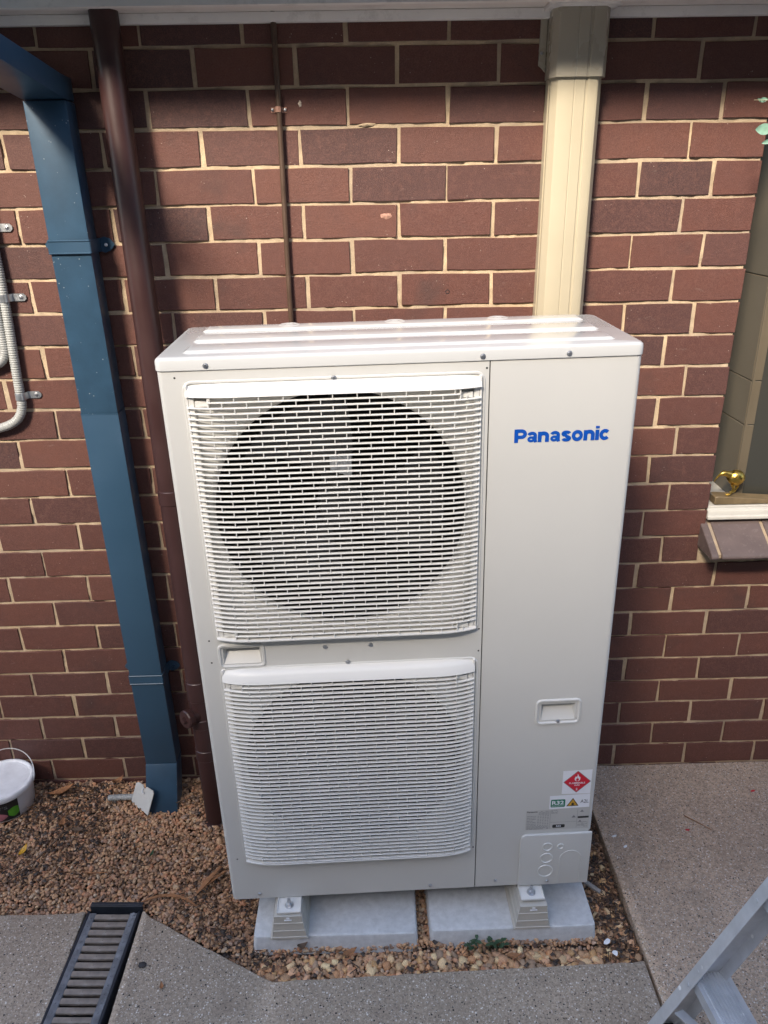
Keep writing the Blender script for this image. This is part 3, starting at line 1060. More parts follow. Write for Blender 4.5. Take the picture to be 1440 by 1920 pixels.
# fans
for fi, (cx, cz) in enumerate(FC):
    mb = MB()
    mb.lathe([(0.0001, 0.045), (0.03, 0.046), (0.048, 0.055), (0.052, 0.075), (0.052, 0.125)], 32, (cx, 0, cz), 'Y')
    hub = mb.build('fan_hub', 'fan', ac)
    mb = MB()
    for k in range(3):
        a0 = R(100 + 120 * k + fi * 25)
        grid = []
        for u in range(9):
            rr = 0.05 + (0.225 - 0.05) * u / 8
            row = []
            for v in range(9):
                sp = R(58 + 12 * u / 8)
                a = a0 + sp * (v / 8 - 0.5) + 0.35 * u / 8
                y = 0.065 + 0.055 * (v / 8 - 0.25) + 0.01 * math.sin(v / 8 * 3.1)
                row.append((cx + rr * math.cos(a), y, cz + rr * math.sin(a)))
            grid.append(row)
        for u in range(8):
            for v in range(8):
                mb.quad(grid[u][v], grid[u][v + 1], grid[u + 1][v + 1], grid[u + 1][v])
    bmesh.ops.remove_doubles(mb.bm, verts=mb.bm.verts[:], dist=1e-5)
    bl = mb.build('fan_blades', 'fan', ac, smooth=60)
    if fi == 0:  # silver scrap added to give a bright glint behind the upper grille
        mb = MB()
        for k in range(5):
            a_ = 0.318 + 0.009 * k
            mb.quad((a_, 0.040 + 0.004 * (k % 2), 1.168 - 0.004 * k), (a_ + 0.009, 0.044 - 0.004 * (k % 2), 1.164 - 0.003 * k), (a_ + 0.009, 0.042, 1.196), (a_, 0.041, 1.198))
        mb.build('glint_foil', 'galv', ac, smooth=0)
    mb = MB()
    mb.box((cx - 0.02, 0.15, cz - 0.30), (cx + 0.02, 0.165, cz + 0.30))
    mb.box((cx - 0.045, 0.128, cz - 0.05), (cx + 0.045, 0.19, cz + 0.05), 0.012)
    mb.build('fan_motor', 'motor', ac)

# grilles
PITCH = 0.01134
gx0, gx1 = 0.0525, 0.6215
def gy(x):
    c = (gx0 + gx1) / 2
    h = (gx1 - gx0) / 2
    s_ = max(0.0, (abs(x - c) - (h - 0.10)) / 0.10)
    return -0.0275 + 0.0150 * s_ ** 2.6
def slat_mesh(xa, xb, hh, dd):
    m2 = MB()
    n = 34
    xs = [xa + (xb - xa) * k / n for k in range(n + 1)]
    prof = [(0.0, hh / 2 - 0.0007), (0.0007, hh / 2), (dd, hh / 2), (dd, -hh / 2), (0.0007, -hh / 2), (0.0, -hh / 2 + 0.0007)]
    rings = [[m2.bm.verts.new((x, gy(x) + py, pz)) for py, pz in prof] for x in xs]
    for A, B in zip(rings[:-1], rings[1:]):
        for k in range(len(prof)):
            q = (k + 1) % len(prof)
            m2.bm.faces.new((A[k], A[q], B[q], B[k]))
    m2.bm.faces.new(rings[0]); m2.bm.faces.new(rings[-1][::-1])
    return m2.build('grille_slat', 'grille', smooth=40, data_only=True)
slat_full = slat_mesh(gx0, gx1, 0.0027, 0.0067)
slat_short = slat_mesh(gx0 + 0.043, gx1 - 0.043, 0.0027, 0.0067)
for gi, (z0_, z1_, zbar) in enumerate(((0.7985, 1.3680, 1.3470), (0.1360, 0.7170, 0.6890))):
    gb = MB()
    # top bar: bulging lip
    n = 40
    prof = [(0.006, z1_ + 0.001), (-0.006, z1_ + 0.0005), (-0.014, z1_ - 0.003), (-0.0005 - 0.0205, z1_ - 0.010), (-0.0265, zbar + 0.004), (-0.0285, zbar), (-0.0285 + 0.006, zbar - 0.0015), (0.006, zbar - 0.0015)]
    rings = []
    for k in range(n + 1):
        x = gx0 - 0.001 + (gx1 - gx0 + 0.002) * k / n
        off = gy(x) + 0.0275
        rings.append([gb.bm.verts.new((x, py + (off if py < 0 else 0), pz)) for py, pz in prof])
    for A, B in zip(rings[:-1], rings[1:]):
        for k in range(len(prof)):
            q = (k + 1) % len(prof)
            gb.bm.faces.new((A[k], A[q], B[q], B[k]))
    gb.bm.faces.new(rings[0]); gb.bm.faces.new(rings[-1][::-1])
    # bottom bar
    prof = [(0.004, z0_), (-0.024, z0_), (-0.028, z0_ + 0.003), (-0.028, z0_ + 0.0055), (-0.022, z0_ + 0.0065), (0.004, z0_ + 0.0065)]
    rings = []
    for k in range(n + 1):
        x = gx0 - 0.001 + (gx1 - gx0 + 0.002) * k / n
        off = gy(x) + 0.0275
        rings.append([gb.bm.verts.new((x, py + (off if py < 0 else 0), pz)) for py, pz in prof])
    for A, B in zip(rings[:-1], rings[1:]):
        for k in range(len(prof)):
            q = (k + 1) % len(prof)
            gb.bm.faces.new((A[k], A[q], B[q], B[k]))
    gb.bm.faces.new(rings[0]); gb.bm.faces.new(rings[-1][::-1])
    # side rails and rear mounting flange
    for xa in (gx0 + 0.004, gx1 - 0.014):
        gb.box((xa, -0.0085, z0_ + 0.004), (xa + 0.010, 0.001, zbar), 0.001, 1)
    for xa, xb in ((gx0 - 0.002, gx0 + 0.003), (gx1 - 0.003, gx1 + 0.002)):
        gb.box((xa, -0.0075, z0_), (xb, 0.001, z1_), 0.001, 1)
    # corner clip blocks
    for cxk in (gx0 + 0.016, gx1 - 0.042):
        for zk in (z0_ + 0.008, zbar - 0.021):
            gb.box((cxk, -0.012, zk), (cxk + 0.026, 0.001, zk + 0.0115), 0.001, 1)
            gb.box((cxk - 0.0015 if cxk > 0.3 else cxk + 0.025, -0.022, zk - 0.002), (cxk + 0.0015 if cxk > 0.3 else cxk + 0.028, -0.003, zk + 0.018), 0.0005, 1)
    guard = gb.build('fan_guard', 'grille', ac, smooth=35)
    ns = int((zbar - z0_ - 0.008) / PITCH)
    zs = [zbar - PITCH * (k + 1) + 0.0005 for k in range(ns)]
    for k, z in enumerate(zs):
        short = k == 0 or k == ns - 1
        link('grille_slat', slat_short if short else slat_full, guard, (0, 0, z))
    rb = MB()
    rows = [zbar] + zs + [z0_ + 0.004]
    for k in range(len(rows) - 1):
        zt, zb_ = rows[k] - 0.001, rows[k + 1] + 0.001
        off = 0.0 if k % 2 == 0 else 0.0235
        x = gx0 + 0.046 + off + (0.012 if gi else 0)
        while x < gx1 - 0.028:
            y = gy(x)
            rb.box((x - 0.0009, y + 0.0008, zb_), (x + 0.0009, y + 0.0048, zt))
            x += 0.047
    tag(rb.build('grille_rib', 'grille', guard, smooth=0), kind='stuff')

# top cover with three embossed panels
mb = MB()
t = bmesh.new()
CX0, CX1, CY0, CY1 = -0.0025, AW + 0.0025, -0.003, AD + 0.003
lv = []
def rr2(ins, r):
    return rrect(CX0 + ins, CY0 + ins, CX1 - ins, CY1 - ins, r, 6)
for ins, z, r in ((0.0015, 1.3945, 0.014), (0.0, 1.396, 0.016), (0.0, 1.412, 0.016), (0.0012, 1.4162, 0.0155), (0.0042, 1.4190, 0.014), (0.008, 1.4200, 0.012)):
    lv.append([t.verts.new((q[0], q[1], z)) for q in rr2(ins, r)])
for A, B in zip(lv[:-1], lv[1:]):
    for k in range(len(A)):
        q = (k + 1) % len(A)
        t.faces.new((A[k], A[q], B[q], B[k]))
t.faces.new(lv[-1])
mb.join(t)
cover = mb.build('top_cover', 'ac_top', ac, smooth=25)
for ya, yb in ((0.036, 0.118), (0.146, 0.226), (0.262, 0.330)):
    mb = MB()
    xa, xb = 0.043, 0.895
    lv = []
    for ins, z, r in ((0.0, 1.4196, 0.012), (0.003, 1.4208, 0.010), (0.0075, 1.4235, 0.008), (0.010, 1.4239, 0.006)):
        lv.append([mb.bm.verts.new((q[0], q[1], z)) for q in rrect(xa + ins, ya + ins, xb - ins, yb - ins, r, 5)])
    for A, B in zip(lv[:-1], lv[1:]):
        for k in range(len(A)):
            q = (k + 1) % len(A)
            mb.bm.faces.new((A[k], A[q], B[q], B[k]))
    mb.bm.faces.new(lv[-1])
    mb.build('embossed_panel', 'ac_top', cover, smooth=40)
for xx in (0.233, 0.472, 0.707):
    mb = MB()
    mb.lathe([(0.024, 1.4238), (0.021, 1.4250), (0.018, 1.4240), (0.010, 1.4240), (0.008, 1.4249), (0.006, 1.4240)], 28, (xx, 0.308, 0), 'Z')
    mb.build('embossed_ring', 'ac_top', cover, smooth=60)

# screws and small holes
def screw(parent, x, z, y=0.0, r=0.0045):
    m2 = MB()
    m2.lathe([(r * 1.25, 0.0), (r * 1.2, -0.0008), (r * 0.95, -0.0010), (r * 0.8, -0.0028), (r * 0.45, -0.0034), (0.0001, -0.0030)], 14, (x, y, z), 'Y')
    m2.build('screw', 'screw', parent)
for x, z in ((0.0957, 1.4035), (0.6239, 1.4035), (0.7909, 1.4035)):
    screw(cover, x, z, -0.003)
for x, z in ((0.337, 1.3715), (0.2866, 0.7633), (0.3881, 0.7636), (0.335, 0.7225), (0.0726, 0.0108), (0.5211, 0.0089)):
    screw(front, x, z, -0.003 if z in (1.3715, 0.7225) else 0.0)
screw(serv, 0.6935, 0.0138)
screw(serv, 0.826, 0.527, -0.0005)
mb = MB()
for x, z in ((0.0337, 1.3816), (0.6327, 1.3802), (0.0311, 0.792), (0.0304, 0.7344), (0.6311, 0.793), (0.6313, 0.7352), (0.027, 0.1373), (0.6315, 0.1374)):
    mb.lathe([(0.0022, -0.0002), (0.0001, -0.0002)], 10, (x, 0, z), 'Y')
mb.build('pilot_holes', 'seam', front, smooth=0)

# pipe access cover, lower right corner
mb = MB()
r = 0.018
pts = []
zc0, zc1 = -0.003, 0.1745
for k in range(7):
    a = R(90 * k / 6)
    pts.append((0.7515 + r - r * math.cos(a), zc1 - r + r * math.sin(a)))
pts += [(AW + 0.001, zc1), (AW + 0.001, zc0), (0.7515, zc0)]
mb.prism(pts, -0.0075, 0.0, 'XZ', bev=0.0045, seg=3)
acv = mb.build('access_cover', 'ac', serv, smooth=30)
mb = MB()
for x, z, rr_ in ((0.8225, 0.1334, 0.0125), (0.822, 0.0943, 0.0155), (0.821, 0.0489, 0.0195), (0.8566, 0.1329, 0.0075)):
    mb.lathe([(rr_ + 0.0015, -0.0074), (rr_, -0.0096), (rr_ - 0.0015, -0.0074)], 30, (x, 0, z), 'Y')
arch = [(0.8575, 0.004)] + [(0.885 + 0.0275 * math.cos(R(a)), 0.088 + 0.0275 * math.sin(R(a))) for a in range(180, -1, -15)] + [(0.9125, 0.004)]
mb.tube([(x, -0.0075, z) for x, z in arch], 0.0014, 6)
mb.build('knockout_rings', 'ac', acv, smooth=60)
screw(acv, 0.8283, 0.0117, -0.0075)

# lettering and stickers
LY = -0.0006
def stroke(mb, pts, w, X0, Z_, kx, kz, y, closed=False):
    """a heavy constant-width pen stroke as a flat strip"""
    n = len(pts)
    P = [Vector(q) for q in pts]
    prev = None
    rows = []
    for i in range(n):
        if closed:
            t_ = (P[(i + 1) % n] - P[i - 1]).normalized()
        else:
            t_ = (P[min(i + 1, n - 1)] - P[max(0, i - 1)]).normalized()
        e_ = Vector((-t_.y, t_.x)) * w / 2
        rows.append([mb.bm.verts.new((X0 + q.x * kx, y, Z_ + q.y * kz)) for q in (P[i] + e_, P[i] - e_)])
    rg = range(n if closed else n - 1)
    for i in rg:
        A, B = rows[i], rows[(i + 1) % n]
        mb.bm.faces.new((A[0], A[1], B[1], B[0]))
def arc(cx, cy, rx, ry, a0, a1, n=14):
    return [(cx + rx * math.cos(R(a0 + (a1 - a0) * k / n)), cy + ry * math.sin(R(a0 + (a1 - a0) * k / n))) for k in range(n + 1)]
def heavy_logo(mb, X0, Z_, kx, kz, y):
    W1 = 0.288
    S = lambda pts, w=W1, closed=False, dy=[0]: (dy.__setitem__(0, dy[0] + 1), stroke(mb, pts, w, X0, Z_, kx, kz, y - 0.00002 * dy[0], closed))
    S([(0.1375, 0.0), (0.1375, 1.0)])
    S([(0.14, 0.875), (0.46, 0.875)] + arc(0.52, 0.645, 0.265, 0.23, 90, -90) + [(0.46, 0.415), (0.14, 0.415)], 0.265)
    for ox in (0.0, 1.70):
        S(arc(1.30 + ox, 0.505, 0.245, 0.175, 165, 0) + [(1.545 + ox, 0.42), (1.550 + ox, 0.20), (1.560 + ox, 0.10), (1.59 + ox, 0.0)], 0.24)
        S(arc(1.245 + ox, 0.235, 0.185, 0.135, 0, 360, 28)[:-1], 0.185, True)
        S([(1.30 + ox, 0.385), (1.52 + ox, 0.42)], 0.13)
    for ox in (0.0, 3.39):
        S([(1.8775 + ox, 0.0), (1.8775 + ox, 0.775)])
        S([(1.8775 + ox, 0.40)] + arc(2.15 + ox, 0.43, 0.275, 0.2225, 180, 0) + [(2.425 + ox, 0.30), (2.425 + ox, 0.0)])
    S(arc(3.83, 0.565, 0.245, 0.115, 8, 262) + arc(3.85, 0.215, 0.245, 0.125, 80, -172), 0.235)
    S(arc(4.66, 0.395, 0.285, 0.285, 0, 360, 36)[:-1], 0.265, True)
    S([(6.135, 0.0), (6.135, 0.775)])
    S([(6.135, 0.875), (6.135, 1.055)])
    S(arc(6.70, 0.395, 0.265, 0.285, 38, 322, 26), 0.265)
mb = MB()
heavy_logo(mb, 0.6918, 1.2262, 0.1935 / 7.09, 0.0280, LY)
logo = mb.build('brand_lettering', 'logo', serv, smooth=0)
def plate(name, mat, poly, y, parent):
    m2 = MB()
    m2.bm.faces.new([m2.bm.verts.new((q[0], y, q[1])) for q in poly])
    return m2.build(name, mat, parent, smooth=0)
s1 = plate('hazard_sticker', 'white_print', [(0.8500, 0.3005), (0.9220, 0.2985), (0.9222, 0.3750), (0.8495, 0.3735)], LY, serv)
cxs, czs, hd = 0.8865, 0.3380, 0.0345
plate('hazard_diamond_edge', 'grey_print', [(cxs - hd, czs), (cxs, czs - hd), (cxs + hd, czs), (cxs, czs + hd)], LY - 0.0002, s1)
plate('hazard_diamond', 'red_print', [(cxs - hd + .0018, czs), (cxs, czs - hd + .0018), (cxs + hd - .0018, czs), (cxs, czs + hd - .0018)], LY - 0.0004, s1)
flame = [(-0.4, -1.0), (0.4, -1.0), (0.75, -0.55), (0.8, 0.0), (0.55, 0.5), (0.45, 0.15), (0.25, 0.75), (-0.05, 1.35), (-0.05, 0.7), (-0.3, 0.25), (-0.5, 0.55), (-0.8, -0.1), (-0.75, -0.6)]
m2 = MB()
m2.bm.faces.new([m2.bm.verts.new((cxs + 0.0090 * a, LY - 0.0006, czs + 0.0125 + 0.0100 * c)) for a, c in flame])
text_mesh(m2, 'FLAMMABLE', cxs, czs - 0.0060, 0.0050, LY - 0.0006, 0.02, width=0.040, align='C')
text_mesh(m2, 'GAS', cxs, czs - 0.0125, 0.0050, LY - 0.0006, 0.02, align='C')
text_mesh(m2, '2', cxs, czs - 0.0265, 0.0070, LY - 0.0006, 0.02, align='C')
m2.build('hazard_print', 'white_print', s1, smooth=0)
m2 = MB()
m2.bm.faces.new([m2.bm.verts.new((cxs + 0.0045 * a, LY - 0.0008, czs + 0.0085 + 0.0052 * c)) for a, c in flame])
m2.build('flame_core', 'red_print', s1, smooth=0)
s2 = plate('refrigerant_sticker', 'white_print', [(0.8215, 0.2525), (0.9230, 0.2545), (0.9226, 0.2975), (0.8210, 0.2960)], LY - 0.0002, serv)
plate('green_box', 'green_print', rrect(0.8245, 0.2585, 0.8610, 0.2835, 0.003, 3), LY - 0.0004, s2)
m2 = MB()
text_mesh(m2, 'R32', 0.8275, 0.2675, 0.0115, LY - 0.0006, 0.03, width=0.030)
text_mesh(m2, 'REFRIGERANT', 0.8275, 0.2612, 0.0030, LY - 0.0006, 0.0, width=0.030)
m2.build('green_box_print', 'white_print', s2, smooth=0)
tri = lambda k: [(0.8800 + 0.0155 * k * a, 0.2685 + 0.0155 * k * c) for a, c in ((-1, -0.55), (1, -0.55), (0, 1.15))]
plate('warning_triangle_edge', 'black_print', tri(1.0), LY - 0.0004, s2)
plate('warning_triangle', 'yellow_print', tri(0.80), LY - 0.0006, s2)
m2 = MB()
m2.bm.faces.new([m2.bm.verts.new((0.8800 + 0.0042 * a, LY - 0.0008, 0.2680 + 0.0046 * c)) for a, c in flame])
m2.quad((0.8745, LY - 0.0008, 0.2620), (0.8855, LY - 0.0008, 0.2620), (0.8855, LY - 0.0008, 0.2630), (0.8745, LY - 0.0008, 0.2630))
text_mesh(m2, 'A2L', 0.8995, 0.2690, 0.0110, LY - 0.0006, -0.004, width=0.0205)
m2.build('sticker_print', 'black_print', s2, smooth=0)
s3 = plate('rating_label', 'label_grey', [(0.7640, 0.1860), (0.9255, 0.1830), (0.9255, 0.2535), (0.7640, 0.2500)], LY + 0.0001, serv)
m2 = MB()
ly = LY - 0.0002
rr3 = random.Random(5)
def bars(x0, x1, z, h, gap=0.35):
    x = x0
    while x < x1:
        w = rr3.uniform(0.003, 0.010)
        if rr3.random() > gap:
            e = min(x + w, x1)
            m2.quad((x, ly, z), (e, ly, z), (e, ly, z + h), (x, ly, z + h))
        x += w + 0.0012
for k in range(7):
    bars(0.7665, 0.7900, 0.1995 + k * 0.0052, 0.0016, 0.1)
    for c in range(5):
        bars(0.7935 + c * 0.0062, 0.7975 + c * 0.0062, 0.1995 + k * 0.0052, 0.0016, 0.0)
for k in range(3):
    bars(0.7665, 0.8230, 0.1880 + k * 0.0038, 0.0014, 0.15)
for k in range(4):
    bars(0.7960, 0.8230, 0.2360 + k * 0.0034, 0.0012, 0.15)
    bars(0.8275, 0.8440, 0.2380 + k * 0.0032, 0.0012, 0.2)
for k in range(5):
    bars(0.8970, 0.9225, 0.1900 + k * 0.0036, 0.0013, 0.15)
for x in (0.8255, 0.8945):
    m2.quad((x, ly, 0.187), (x + 0.0006, ly, 0.187), (x + 0.0006, ly, 0.249), (x, ly, 0.249))
m2.quad((0.8255, ly, 0.2080), (0.8945, ly, 0.2080), (0.8945, ly, 0.2086), (0.8255, ly, 0.2086))
for tx, tz, s_ in ((0.886, 0.224, 0.0055), (0.906, 0.2415, 0.0050), (0.903, 0.2085, 0.0040)):
    m2.bm.faces.new([m2.bm.verts.new((tx + s_ * a, ly, tz + s_ * c)) for a, c in ((-1, -0.5), (1, -0.5), (0, 1))])
m2.build('label_fine_print', 'grey_print', s3, smooth=0)
m2 = MB()
text_mesh(m2, 'Panasonic', 0.7665, 0.2440, 0.0042, ly, 0.03, width=0.0265)
m2.quad((0.8965, ly, 0.2185), (0.9245, ly, 0.2185), (0.9245, ly, 0.2245), (0.8965, ly, 0.2245))
m2.bm.faces.new([m2.bm.verts.new((q[0], ly, q[1])) for q in rrect(0.8330, 0.1895, 0.8650, 0.2005, 0.003, 3)])
m2.build('label_black_print', 'black_print', s3, smooth=0)
m2 = MB()
text_mesh(m2, 'R32', 0.849, 0.1925, 0.0055, ly - 0.0002, 0.02, align='C')
m2.build('label_white_print', 'white_print', s3, smooth=0)
bpy.context.view_layer.update()

# feet flanges of the unit, with bolts
for fx in (0.150, 0.7845):
    mb = MB()
    mb.box((fx - 0.031, -0.046, -0.0125), (fx + 0.031, 0.02, -0.0095), 0.0012, 1)
    mb.box((fx - 0.031, -0.046, -0.0125), (fx + 0.031, -0.0435, -0.0055), 0.001, 1)
    for s_ in (-0.031, 0.0290):
        mb.box((fx + s_, -0.046, -0.0125), (fx + s_ + 0.002, 0.02, -0.0055), 0.0008, 1)
    ft = mb.build('mounting_foot', 'grille', ac)
    mb = MB()
    mb.lathe([(0.0115, -0.0094), (0.0115, -0.0078), (0.006, -0.0076)], 20, (fx, -0.022, 0), 'Z')
    mb.lathe([(0.0001, -0.0005), (0.0075, -0.0006), (0.0085, -0.0015), (0.0085, -0.0077)], 6, (fx, -0.022, 0), 'Z')
    mb.lathe([(0.0001, 0.013), (0.0042, 0.0125), (0.0046, 0.011), (0.0046, -0.001)], 12, (fx, -0.022, 0), 'Z')
    mb.build('bolt', 'screw', ft, smooth=30)

# ------------------------------------------------------------------ mounting blocks and pads
def mount_block(x, y, rz, label, z1):
    b_ = empty('mounting_block', label, 'mounting block', (x, y, 0.0305), (0, 0, rz), 'blocks under the air conditioner')
    L = 0.41
    H = z1 - 0.0305
    m2 = MB()
    rows = [(0.0, 0.0470, 0.0), (0.006, 0.0470, 0.0), (0.0065, 0.0445, 0.0015), (H * 0.33, 0.0418, 0.0015), (H * 0.335, 0.0428, 0.0), (H * 0.36, 0.0425, 0.0), (H * 0.365, 0.0412, 0.0015), (H * 0.66, 0.0380, 0.0015), (H * 0.665, 0.0392, 0.0), (H * 0.69, 0.0390, 0.0), (H * 0.695, 0.0376, 0.0015), (H * 0.93, 0.0352, 0.0015), (H * 0.935, 0.0362, 0.0), (H, 0.0355, 0.0)]
    lv = []
    for z, hw, ins in rows:
        lv.append([m2.bm.verts.new(q) for q in ((-hw, ins, z), (hw, ins, z), (hw, L - ins, z), (-hw, L - ins, z))])
    for A, B in zip(lv[:-1], lv[1:]):
        for k in range(4):
            q = (k + 1) % 4
            m2.bm.faces.new((A[k], A[q], B[q], B[k]))
    m2.bm.faces.new(lv[-1]); m2.bm.faces.new(lv[0][::-1])
    body = m2.build('block_body', 'block', b_, smooth=0)
    m2 = MB()
    for s_ in (-1, 1):
        m2.box((s_ * 0.0475 - 0.0018, -0.0015, 0.0), (s_ * 0.0475 + 0.0018, L + 0.001, 0.005), 0.0008, 1)
    m2.build('base_flange', 'block', b_)
    m2 = MB()
    m2.box((-0.004, -0.0012, H - 0.014), (0.004, 0.0008, H - 0.004), 0.0004, 1)
    m2.box((-0.0095, -0.0018, H - 0.0145), (0.0095, 0.0006, H - 0.0115), 0.0004, 1)
    m2.build('slot_clip', 'pail', b_)
    return b_
mount_block(-0.3265, -0.654, R(0.6), 'beige plastic mounting block on the left concrete pad', 0.1120)
mount_block(0.3120, -0.6450, R(1.0), 'beige plastic mounting block on the right concrete pad', 0.1120)

def pad(x0, x1, yf, rz, label):
    p_ = MB()
    w = x1 - x0
    lv = []
    for ins, z in ((-0.006, -0.03), (-0.002, -0.004), (0.0, 0.022), (0.0015, 0.0275), (0.005, 0.0302)):
        lv.append([p_.bm.verts.new((q[0], q[1], z)) for q in rrect(ins, ins, w - ins, 0.43 - ins, 0.012, 4)])
    for A, B in zip(lv[:-1], lv[1:]):
        for k in range(len(A)):
            q = (k + 1) % len(A)
            p_.bm.faces.new((A[k], A[q], B[q], B[k]))
    p_.bm.faces.new(lv[-1])
    o = p_.build('concrete_pad', 'pad', smooth=30)
    o.location = (x0, yf, 0)
    o.rotation_euler = (0, 0, rz)
    tag(o, label, 'concrete pad', 'pads under the air conditioner')
    return o
pad(-0.4235, 0.0085, -0.646, R(-0.3), 'pale grey concrete pad under the left foot of the air conditioner')
pad(0.0445, 0.4835, -0.6435, R(0.5), 'pale grey concrete pad under the right foot of the air conditioner')

# ------------------------------------------------------------------ gravel
def ico_variants(sub, n, seed, angular=0.12):
    out = []
    rr = np.random.default_rng(seed)
    t = bmesh.new()
    bmesh.ops.create_icosphere(t, subdivisions=sub, radius=1.0)
    t.verts.ensure_lookup_table()
    V = np.array([v.co[:] for v in t.verts])
    F = np.array([[v.index for v in f.verts] for f in t.faces])
    t.free()
    for _ in range(n):
        W = V.copy()
        for _ in range(5):                       # flatten a few facets
            d = rr.normal(size=3); d /= np.linalg.norm(d)
            c = rr.uniform(0.55, 0.9)
            h = W @ d
            W -= np.outer(np.maximum(h - c, 0) * 0.85, d)
        W *= 1 + rr.normal(0, angular * 0.35, (len(W), 1))
        out.append(W)
    return out, F

def in_poly(px, py, poly):
    inside = np.zeros(len(px), bool)
    n = len(poly)
    for i in range(n):
        x1, y1 = poly[i]
        x2, y2 = poly[(i + 1) % n]
        cond = ((y1 > py) != (y2 > py)) & (px < (x2 - x1) * (py - y1) / (y2 - y1 + 1e-12) + x1)
        inside ^= cond
    return inside

BED = [(-2.4, -0.004), (-2.4, -0.521), (GL - 0.002, -0.521), (-0.896, -0.512), (-0.754, -0.518), (GR, -0.524), (-0.56, -0.633), (-0.366, -0.737), (0.10, -0.726), (0.5875, -0.716), (0.5875, -0.004)]
PALETTE = np.array([(0.26, 0.175, 0.11), (0.20, 0.13, 0.085), (0.31, 0.215, 0.14), (0.155, 0.11, 0.08), (0.35, 0.25, 0.165), (0.23, 0.145, 0.10), (0.10, 0.075, 0.06), (0.42, 0.33, 0.235), (0.19, 0.15, 0.125), (0.28, 0.155, 0.095), (0.55, 0.47, 0.38), (0.165, 0.125, 0.10)])
PW = np.array([0.15, 0.15, 0.14, 0.11, 0.08, 0.12, 0.05, 0.04, 0.07, 0.06, 0.03, 0.06]); PW /= PW.sum()

def scatter(P, size, variants, F, cols, zs, seed, flat=(0.55, 0.9)):
    rr = np.random.default_rng(seed)
    n = len(P)
    allV, allF, allC = [], [], []
    base = 0
    vid = rr.integers(0, len(variants), n)
    for k in range(n):
        W = variants[vid[k]]
        sx, sy, sz = size[k] * rr.uniform(0.85, 1.25), size[k] * rr.uniform(0.65, 0.95), size[k] * rr.uniform(*flat)
        a, b_, c = rr.uniform(0, 6.283), rr.normal(0, 0.35), rr.normal(0, 0.35)
        ca_, sa_ = math.cos(a), math.sin(a)
        cb_, sb_ = math.cos(b_), math.sin(b_)
        cc_, sc_ = math.cos(c), math.sin(c)
        Rz = np.array([[ca_, -sa_, 0], [sa_, ca_, 0], [0, 0, 1]])
        Rx = np.array([[1, 0, 0], [0, cb_, -sb_], [0, sb_, cb_]])
        Ry = np.array([[cc_, 0, sc_], [0, 1, 0], [-sc_, 0, cc_]])
        Q = (W * np.array([sx, sy, sz])) @ (Rz @ Rx @ Ry).T + np.array([P[k, 0], P[k, 1], zs[k]])
        allV.append(Q)
        allF.append(F + base)
        allC.append(np.repeat(cols[k][None], len(W), 0))
        base += len(W)
    return np.concatenate(allV), np.concatenate(allF), np.concatenate(allC)

def mesh_from(name, V, F, C, mat, smooth=False):
    me = bpy.data.meshes.new(name)
    me.vertices.add(len(V))
    me.vertices.foreach_set('co', V.astype(np.float32).ravel())
    nf, k = F.shape
    me.loops.add(nf * k)
    me.loops.foreach_set('vertex_index', F.astype(np.int32).ravel())
    me.polygons.add(nf)
    me.polygons.foreach_set('loop_start', np.arange(0, nf * k, k, dtype=np.int32))
    me.update(calc_edges=True)
    at = me.color_attributes.new('col', 'FLOAT_COLOR', 'POINT')
    at.data.foreach_set('color', np.concatenate([C, np.ones((len(C), 1))], 1).astype(np.float32).ravel())
    if smooth:
        me.polygons.foreach_set('use_smooth', np.ones(nf, bool))
    me.materials.append(MT[mat])
    return link(name, me)

def bed_height(x, y):
    return 0.004 * np.sin(x * 9 + 1) * np.cos(y * 11) + 0.003 * np.sin(x * 23 + y * 17) + np.where(y > -0.08, 0.004, 0.0) - np.where((x > 0.49) | (y < -0.655), 0.012, 0.0)

V2, F2 = ico_variants(2, 14, 3, 0.10)
V1, F1 = ico_variants(1, 10, 4, 0.14)
def jitter_grid(sp, seed):
    rr = np.random.default_rng(seed)
    xs = np.arange(-1.75, 0.592, sp)
    ys = np.arange(-0.75, 0.0, sp)
    X, Y = np.meshgrid(xs, ys)
    X = X + (np.arange(len(ys)) % 2)[:, None] * sp / 2
    P = np.stack([X.ravel(), Y.ravel()], 1) + rr.uniform(-sp * 0.42, sp * 0.42, (X.size, 2))
    keep = in_poly(P[:, 0], P[:, 1], BED)
    hid = ((P[:, 0] > -0.415) & (P[:, 0] < 0.002) & (P[:, 1] > -0.638) & (P[:, 1] < -0.22)) | ((P[:, 0] > 0.052) & (P[:, 0] < 0.477) & (P[:, 1] > -0.634) & (P[:, 1] < -0.22))
    return P[keep & ~hid], rr
vs_, fs_, cs_ = [], [], []
base = 0
